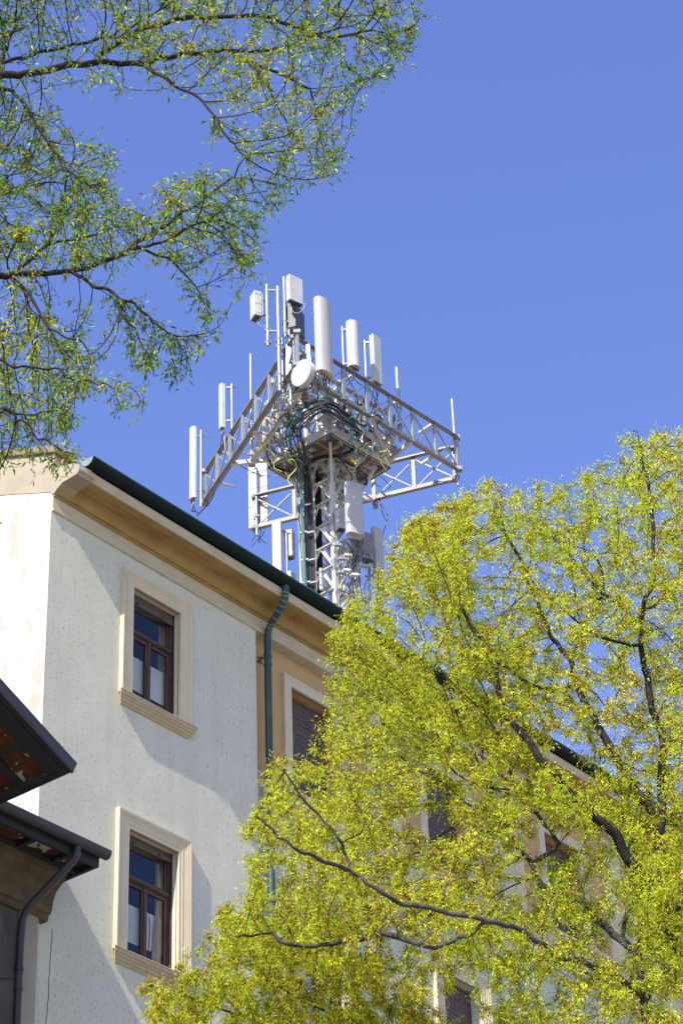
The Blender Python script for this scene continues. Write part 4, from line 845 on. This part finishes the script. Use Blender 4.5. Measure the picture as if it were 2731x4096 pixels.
def dress(rng, pos, par, r, ch, root, n_leaf, n_blos, lmat, leaf_len, thr=.006, clus_tone=.5, droop=.35):
    n = len(pos); tw = np.array([i for i in range(n) if par[i] >= 0 and r[i] < thr]); P = pos[tw]; Dn = unit_rows(P-pos[par[tw]])
    term = np.array([1.0 if not ch[i] else .45 for i in tw]); pr = term/term.sum()
    # a slow spatial noise gives yellow-green and browner zones
    ph = rng.uniform(0, 6, 6)
    def zone(q): return .5+.25*np.sin(q[:, 0]*1.7+ph[0])*np.sin(q[:, 2]*1.3+ph[1])+.25*np.sin(q[:, 2]*2.9+q[:, 1]*1.1+ph[2])*np.sin(q[:, 0]*3.3+ph[3])
    # small side shoots, each carrying a fan of leaves
    ns = n_leaf//5; k = rng.choice(len(tw), ns, p=pr); sb = P[k]+rng.normal(0, .015, (ns, 3))-Dn[k]*rng.uniform(0, .1, ns)[:, None]
    sd = unit_rows(Dn[k]*.8+rng.normal(0, .75, (ns, 3))+np.array([0, 0, -droop*.5]))
    sl = rng.uniform(.02, .15, ns)
    lb = np.repeat(sb, 5, 0)+np.repeat(sd*sl[:, None], 5, 0)*np.tile(np.array([.2, .45, .7, .9, 1.0]), ns)[:, None]
    la = np.repeat(sd, 5, 0)*.55+rng.normal(0, .55, (ns*5, 3))+np.array([0, 0, -droop])
    LL = rng.uniform(.55, 1.15, ns*5)*leaf_len; z = zone(lb)
    tone = np.clip(rng.normal(.35, .22, ns*5)+z*clus_tone, 0, 1)
    leaf_cloud(rng, lb, la, LL, LL*rng.uniform(.20, .32, ns*5), 'foliage', lmat, root, tone)
    # brown tassels of flowers along the same twigs
    if n_blos:
        nb = n_blos//6; zz = zone(P); w2 = term*(.25+zz**2*1.6); w2 /= w2.sum(); k = rng.choice(len(tw), nb, p=w2); c = P[k]+rng.normal(0, .02, (nb, 3))
        bb = np.repeat(c, 6, 0)+rng.normal(0, .022, (nb*6, 3)); ba = rng.normal(0, 1, (nb*6, 3))+np.array([0, 0, -.6]); bl = rng.uniform(.014, .030, nb*6)
        leaf_cloud(rng, bb, ba, bl, bl*.6, 'blossom', L_BLOS, root, rng.random(nb*6))
    v = []; f = []
    for a, d in ((sb, sd*sl[:, None]),):
        e = unit_rows(np.cross(d, rng.normal(size=d.shape)))*.0014; g = unit_rows(np.cross(d, e))*.0014; O = np.array(root.location)[None]
        V = np.stack([a-e-O, a+e-O, a+g*1.4-O, a+d-O], 1).reshape(-1, 3); i4 = np.arange(len(a))[:, None]*4
        Fc = np.concatenate([i4+np.array([[0, 1, 3]]), i4+np.array([[1, 2, 3]]), i4+np.array([[2, 0, 3]])], 0)
    me = bpy.data.meshes.new('twig'); me.from_pydata(V.tolist(), [], Fc.tolist()); me.materials.append(M_TWIG); o = bpy.data.objects.new('twig', me); SC.collection.objects.link(o); o.parent = root; o['kind'] = 'stuff'
r3 = lambda L_: [(1700+x/1.521, 2700+y/1.521, Y) for x, y, Y in L_]
r2 = lambda L_: [(900+x/1.568, 2800+y/1.568, Y) for x, y, Y in L_]
rA = lambda L_: [(1300+x/1.0957, 1600+y/1.0957, Y) for x, y, Y in L_]
r8 = lambda L_: [(x/.9503, y/.9503, Y) for x, y, Y in L_]
r9 = lambda L_: [(x/1.742, 1200+y/1.742, Y) for x, y, Y in L_]
W3 = lambda L_: [at(*q) for q in L_]
S = 1.742
sc_ = lambda P: [(x*S, y*S) for x, y in P]
def make_tree(seed, label, base, guides, polys, n_leaf, n_blos, lmat, leaf_len, bark, Yc, T, step=.14, kill=.19, trunk_pts=(), **kw):
    rng = np.random.default_rng(seed); root = empty('tree', base); tag(root, label, 'tree', 'street trees in spring leaf')
    att = np.concatenate([attractors(rng, p['poly'], p['n'], p.get('Y', Yc), p.get('T', T), p.get('holes', ()), p.get('clump', .5), p.get('sig', .3), 22, kw.get('inset', 2)) for p in polys])
    g = [list(trunk_pts)+W3(guides[0])]+[W3(q) for q in guides[1:]]
    g[0] = [Vector(base)]+g[0]
    pos, par, fl = grow(rng, g, att, step, kill, droop=kw.get('grow_droop', 0), radii=kw.get('radii'), jit=kw.get('jit', .6), mom=kw.get('mom', .5))
    r, ch, t, bb = tree_mesh(pos, par, 'trunk', 'branches', bark, kw.get('bark2', M_BARK), root, ng=fl, ex=kw.get('ex', 2.5), rtip=kw.get('rtip', .0026))
    dress(rng, pos, par, r, ch, root, n_leaf, n_blos, lmat, leaf_len, droop=kw.get('droop', .35))
    return root
# front tree: grey trunk at the lower right edge
tA = at(2588, 4096, 22.0)
make_tree(1, 'broad tree with grey forked trunk and yellow-green leaves covering the right part of the house', (tA.x+.1, 22.0, 0),
    [r3([(1345, 2123, 22), (1332, 1985, 22), (1200, 1850, 21.7), (1050, 1780, 21.5), (880, 1740, 21.3), (720, 1650, 21.1), (600, 1570, 21), (500, 1530, 20.9), (370, 1490, 20.8)])+r2([(1280, 1310, 20.7), (1100, 1270, 20.6), (970, 1200, 20.5), (870, 1120, 20.5), (790, 1085, 20.5), (750, 960, 20.5), (700, 860, 20.4), (560, 700, 20.4), (430, 550, 20.4), (370, 430, 20.4)]),
     r2([(790, 1085, 20.5), (640, 1020, 20.2), (500, 960, 20.0), (380, 890, 19.9), (280, 800, 19.9), (180, 720, 19.9)]),
     r3([(1332, 1985, 22), (1320, 1850, 22.2), (1290, 1740, 22.3), (1240, 1650, 22.4), (1160, 1590, 22.5), (1040, 1480, 22.6), (900, 1370, 22.7), (780, 1320, 22.8), (700, 1270, 22.8), (640, 1150, 22.8), (570, 1060, 22.8), (500, 960, 22.8), (470, 780, 22.8)]),
     r3([(1200, 1620, 22.4), (1220, 1470, 22.6), (1285, 1350, 22.7), (1280, 1200, 22.8), (1255, 1050, 22.8), (1190, 850, 22.8)]),
     r3([(1310, 1960, 22), (1200, 1900, 22.4), (1060, 1850, 22.8), (900, 1800, 23.1), (760, 1740, 23.2)]),
     r3([(370, 1490, 20.8), (280, 1580, 20.9), (150, 1620, 21), (40, 1680, 21)]),
     r2([(1060, 1450, 21.5), (860, 1500, 21.4), (700, 1530, 21.3), (540, 1550, 21.3), (370, 1520, 21.2), (290, 1470, 21.2), (180, 1480, 21.1), (60, 1500, 21)]),
     r3([(840, 1060, 22.6), (770, 960, 22.5), (680, 850, 22.5), (600, 770, 22.4), (520, 650, 22.4)])],
    [dict(poly=sc_([(1130, 1085), (1100, 1130), (1000, 1180), (930, 1190), (900, 1250), (860, 1265), (862, 1340), (800, 1345), (785, 1390), (760, 1430), (760, 1500), (735, 1540), (735, 1590), (752, 1650), (700, 1700), (728, 1740), (660, 1755), (625, 1735), (600, 1790), (610, 1830), (540, 1870), (535, 1900), (562, 1960), (540, 2000), (562, 2040), (500, 2085), (492, 2135), (560, 2180), (700, 2240), (900, 2290), (1050, 2300), (1100, 2380), (1300, 2420), (1500, 2420), (1600, 2420), (1600, 1960), (1400, 1850), (1250, 1680), (1130, 1470), (1080, 1250)]),
          n=7200, clump=.62, holes=[(2160, 2470, 230, 200, .55), (1700, 2550, 120, 150, .4), (2370, 3010, 230, 150, .62), (1650, 3780, 170, 110, .65), (2230, 3900, 140, 90, .6), (2200, 3380, 110, 150, .85), (1180, 3200, 110, 120, .5), (1140, 3500, 130, 90, .55), (2420, 3420, 120, 240, .5), (1740, 3250, 85, 140, .8), (2560, 3960, 80, 150, .7), (2440, 3760, 90, 110, .5), (2080, 3560, 130, 80, .5), (1850, 3980, 120, 130, .8), (1230, 2870, 160, 130, .6), (2050, 3480, 160, 110, .45)]),
     dict(poly=sc_([(500, 2075), (485, 2140), (530, 2195), (700, 2245), (870, 2240), (920, 2150), (800, 2050), (600, 2030)]), n=800, T=1.5, holes=[(1270, 3900, 110, 130, .6), (1560, 3830, 110, 90, .7)])],
    185000, 82000, L_SUN, .045, M_BARK2, 21.6, 2.6, droop=.12, radii=[(.056, .009), (.022, .008), (.05, .014), (.022, .010), (.026, .008), (.02, .008), (.03, .008), (.02, .008)])
# rear tree: dark trunk at the right edge, taller crown
tB = at(2745, 3900, 22.4)
make_tree(2, 'taller tree with dark trunk at the right edge, its crown reaching highest', (tB.x+.15, 22.4, 0),
    [r3([(1620, 1830, 22.4), (1568, 1720, 22.4), (1500, 1600, 22.4), (1440, 1380, 22.4), (1450, 1150, 22.4), (1420, 1000, 22.4), (1440, 850, 22.4), (1440, 450, 22.4), (1430, 330, 22.4), (1380, 200, 22.4), (1345, 0, 22.4)])+rA([(1400, 1180, 22.4), (1385, 1060, 22.4), (1380, 990, 22.4), (1405, 870, 22.4), (1450, 780, 22.4), (1440, 600, 22.4), (1430, 440, 22.4), (1400, 300, 22.4), (1370, 190, 22.4)]),
     r3([(1440, 1380, 22.4), (1330, 1230, 22.2), (1250, 1150, 22.0), (1160, 980, 21.9), (1060, 890, 21.8), (930, 760, 21.7), (800, 630, 21.6), (700, 500, 21.5), (560, 320, 21.5), (490, 220, 21.5)])+rA([(740, 1190, 21.4), (690, 1060, 21.4), (650, 1000, 21.4), (590, 880, 21.4)]),
     r3([(1220, 1080, 22.0), (1265, 990, 22.1)]),
     r3([(1440, 870, 22.4), (1330, 760, 22.7), (1220, 610, 22.9), (1110, 420, 23.0), (1040, 290, 23.0), (980, 190, 23.0), (930, 70, 23.0), (900, 0, 23.0)])+rA([(1080, 1140, 23.0), (1010, 1060, 23.0), (970, 990, 23.0), (920, 870, 23.0), (870, 740, 23.0), (790, 590, 23.0), (770, 510, 23.0)]),
     rA([(1080, 1140, 23.0), (1120, 1010, 22.7), (1175, 900, 22.6), (1220, 830, 22.5), (1200, 700, 22.4)]),
     rA([(1385, 1010, 22.4), (1340, 950, 22.8), (1240, 850, 23.0), (1130, 760, 23.2), (1060, 640, 23.4)]),
     rA([(1385, 1080, 22.4), (1300, 1070, 22.0), (1180, 1030, 21.8), (1090, 960, 21.6)]),
     rA([(1100, 1245, 23.0), (980, 1270, 22.4), (860, 1220, 22.0), (760, 1160, 21.8), (600, 1120, 21.7)]),
     rA([(1440, 920, 22.4), (1500, 850, 22.5), (1560, 800, 22.6)])],
    [dict(poly=sc_([(1600, 960), (1568, 985), (1540, 1010), (1505, 985), (1455, 962), (1435, 1000), (1400, 1060), (1330, 1100), (1290, 1122), (1230, 1112), (1195, 1132), (1130, 1085), (1100, 1130), (1070, 1152), (1020, 1142), (1000, 1185), (940, 1200), (900, 1280), (1000, 1450), (1050, 1600), (1150, 1650), (1300, 1700), (1400, 1900), (1500, 2200), (1600, 2300), (1720, 2200), (1720, 1100)]),
          n=6000, clump=.62, holes=[(2330, 2560, 200, 150, .35), (2000, 2330, 130, 120, .4), (2370, 2970, 120, 70, .3), (2600, 2550, 90, 160, .5), (2480, 2050, 60, 100, .3)]),
     dict(poly=sc_([(1425, 1020), (1455, 955), (1500, 982), (1545, 1003), (1568, 983), (1610, 950), (1610, 1090), (1420, 1090)]), n=330, T=1.2),
     dict(poly=sc_([(1185, 1150), (1230, 1108), (1290, 1118), (1330, 1095), (1400, 1055), (1420, 1080), (1350, 1180), (1200, 1200)]), n=260, T=1.2),
     dict(poly=sc_([(925, 1235), (930, 1182), (1000, 1172), (1020, 1135), (1070, 1145), (1100, 1125), (1130, 1080), (1180, 1130), (1150, 1200), (1000, 1260)]), n=330, T=1.2)],
    150000, 68000, L_SUN, .045, M_BARK, 22.3, 3.4, droop=.12, radii=[(.095, .014), (.062, .016), (.02, .02), (.046, .014), (.022, .009), (.026, .009), (.022, .009), (.022, .009), (.02, .01)])
# low young tree at the bottom
tC = at(1330, 4300, 24.0)
make_tree(3, 'low bushy tree top rising at the bottom edge in front of the lower windows', (tC.x, 24.0, 0),
    [[(1332, 4200, 24), (1325, 4096, 24), (1320, 4020, 24), (1345, 3950, 24), (1420, 3880, 24)],
     [(1325, 4060, 24), (1200, 4000, 24), (1080, 3930, 24), (1000, 3890, 24)], [(1325, 4120, 24), (1150, 4110, 24), (960, 4060, 24), (800, 4010, 24), (700, 3960, 24)],
     [(1325, 4096, 24), (1460, 4040, 24), (1600, 3990, 24), (1700, 4010, 24)]],
    [dict(poly=sc_([(325, 2400), (322, 2300), (345, 2260), (375, 2232), (405, 2215), (450, 2205), (480, 2130), (520, 2080), (600, 2100), (700, 2150), (800, 2200), (870, 2180), (930, 2290), (1010, 2330), (1100, 2400)]), n=2100, clump=.6, holes=[(1650, 3900, 160, 110, .6), (1270, 3960, 100, 130, .6)])],
    62000, 36000, L_SUN, .040, M_BARK, 23.6, 2.0, step=.12, kill=.17, droop=.12)
k8 = lambda P: [(x/.9503, y/.9503) for x, y in P]
# left tree: nearer, seen from below against the sky, trunk left of the picture
make_tree(4, 'nearer tree whose sparse dark boughs with small green leaves hang in from the upper left', (-4.3, 13.6, 0),
    [r8([(-330, 420, 13.6), (-120, 330, 13.7), (0, 292, 13.8), (80, 290, 13.8), (180, 262, 13.9), (300, 245, 13.9), (400, 235, 14), (540, 240, 14), (640, 212, 14.1), (760, 195, 14.1), (850, 185, 14.2), (940, 230, 14.2), (1060, 280, 14.3), (1180, 330, 14.3)]),
     r8([(350, 232, 14), (460, 145, 14), (580, 92, 14), (700, 68, 14), (820, 62, 14), (960, 50, 14), (1080, 90, 14), (1250, 140, 14), (1400, 110, 14)]),
     r8([(540, 240, 14), (660, 320, 13.8), (760, 370, 13.7), (830, 470, 13.6), (900, 560, 13.6), (960, 610, 13.5)]),
     r8([(850, 185, 14.2), (1000, 190, 14.3), (1150, 150, 14.4), (1300, 90, 14.5)]),
     r8([(940, 230, 14.2), (1020, 330, 14.2), (1060, 420, 14.2), (1120, 520, 14.2)]),
     r8([(1180, 330, 14.3), (1200, 440, 14.3), (1230, 560, 14.3), (1245, 640, 14.3)]),
     r8([(-60, 310, 13.7), (10, 330, 13.7), (70, 370, 13.7), (130, 460, 13.6), (200, 570, 13.6), (260, 640, 13.5), (320, 720, 13.5)]),
     r8([(0, 285, 13.8), (20, 180, 14.2), (60, 90, 14.4), (95, 0, 14.5), (110, -90, 14.5)]),
     r8([(10, 250, 14), (100, 212, 14.2), (230, 176, 14.3), (350, 152, 14.3), (470, 130, 14.3)]),
     r8([(-1400, 1500, 13.6), (-800, 1280, 13.6), (-330, 1150, 13.6), (-120, 1070, 13.7), (0, 1047, 13.8), (120, 1042, 13.8), (270, 1030, 13.8), (400, 985, 13.9), (500, 945, 13.9), (560, 895, 13.9), (640, 845, 13.9), (720, 795, 13.9), (820, 725, 13.9), (900, 640, 13.9)]),
     r8([(500, 945, 13.9), (560, 930, 13.7), (700, 880, 13.6), (800, 830, 13.6), (880, 760, 13.6)]),
     r8([(270, 1035, 13.8), (350, 1080, 13.7), (440, 1120, 13.6), (530, 1170, 13.6), (600, 1230, 13.6), (650, 1270, 13.6), (740, 1270, 13.6)]),
     r8([(440, 1120, 13.6), (470, 1200, 13.5), (520, 1270, 13.5), (560, 1370, 13.5)]),
     r8([(520, 945, 13.9), (640, 980, 14), (740, 1090, 14), (800, 1190, 14)]),
     r8([(50, 1045, 13.8), (110, 980, 14), (190, 915, 14.1), (215, 850, 14.1), (240, 740, 14.1), (260, 640, 14.1)]),
     r8([(210, 915, 14.1), (330, 900, 14.1), (440, 860, 14.1)]),
     r8([(40, 1047, 13.8), (100, 1110, 13.5), (160, 1190, 13.4), (220, 1270, 13.3), (320, 1290, 13.3)]),
     r9([(-1900, 700, 13.5), (-900, 640, 13.4), (-420, 520, 13.4), (-150, 450, 13.4), (0, 425, 13.4), (120, 470, 13.4), (220, 465, 13.4), (380, 480, 13.4), (500, 550, 13.4), (640, 590, 13.4), (780, 602, 13.4), (880, 600, 13.4)]),
     r9([(-2300, 1300, 13.5), (-1400, 950, 13.4), (-420, 800, 13.3), (-100, 790, 13.3), (60, 780, 13.3), (200, 800, 13.3), (330, 780, 13.3), (460, 740, 13.3)]),
     r9([(0, 730, 13.3), (100, 790, 13.3), (200, 880, 13.3), (280, 960, 13.3), (400, 1025, 13.3), (520, 1075, 13.3)])],
    [dict(poly=k8([(-500, -260), (1500, -200), (1640, 10), (1590, 150), (1560, 270), (1400, 340), (1370, 440), (1250, 500), (900, 470), (700, 330), (520, 300), (420, 420), (250, 330), (60, 330), (-500, 500)]), n=2700, clump=.65, sig=.16, T=.9, holes=[(330, 130, 110, 60, .5), (200, 230, 150, 60, .6)]),
     dict(poly=k8([(700, 400), (1250, 480), (1340, 560), (1330, 710), (1240, 610), (1190, 740), (1110, 690), (900, 620), (760, 520)]), n=430, clump=.65, sig=.13, T=.6),
     dict(poly=k8([(-400, 300), (60, 340), (240, 400), (300, 520), (460, 520), (440, 720), (460, 760), (700, 620), (1000, 660), (1180, 620), (1120, 740), (1000, 830), (1000, 950), (1020, 1080), (960, 1100), (800, 1010), (700, 1070), (560, 1000), (300, 1070), (100, 1060), (-400, 1000)]), n=2500, clump=.65, sig=.15, T=.9, holes=[(420, 940, 80, 40, .6), (560, 780, 60, 60, .4)]),
     dict(poly=k8([(680, 1020), (800, 1120), (860, 1250), (840, 1310), (760, 1200)]), n=150, clump=.5, sig=.1, T=.4),
     dict(poly=k8([(300, 1090), (420, 1130), (560, 1170), (700, 1280), (790, 1340), (700, 1420), (600, 1460), (520, 1440), (460, 1330), (420, 1200)]), n=460, clump=.65, sig=.12, T=.5),
     dict(poly=k8([(-400, 1090), (160, 1120), (280, 1240), (360, 1340), (390, 1450), (330, 1540), (300, 1620), (240, 1720), (120, 1760), (40, 1820), (-400, 1800)]), n=1500, clump=.65, sig=.14, T=.7),
     dict(poly=k8([(360, 1500), (520, 1530), (540, 1590), (430, 1600)]), n=36, clump=.3, sig=.08, T=.2),
     dict(poly=k8([(160, 1700), (230, 1760), (320, 1800), (330, 1840), (200, 1820), (120, 1760)]), n=60, clump=.4, sig=.08, T=.2),
     dict(poly=k8([(-300, 1840), (60, 1870), (110, 1900), (140, 1990), (100, 2000), (60, 1960), (-300, 1960)]), n=55, clump=.5, sig=.1, T=.3),
     dict(poly=k8([(-300, 2020), (30, 2040), (50, 2120), (20, 2150), (-300, 2120)]), n=30, clump=.5, sig=.08, T=.3)],
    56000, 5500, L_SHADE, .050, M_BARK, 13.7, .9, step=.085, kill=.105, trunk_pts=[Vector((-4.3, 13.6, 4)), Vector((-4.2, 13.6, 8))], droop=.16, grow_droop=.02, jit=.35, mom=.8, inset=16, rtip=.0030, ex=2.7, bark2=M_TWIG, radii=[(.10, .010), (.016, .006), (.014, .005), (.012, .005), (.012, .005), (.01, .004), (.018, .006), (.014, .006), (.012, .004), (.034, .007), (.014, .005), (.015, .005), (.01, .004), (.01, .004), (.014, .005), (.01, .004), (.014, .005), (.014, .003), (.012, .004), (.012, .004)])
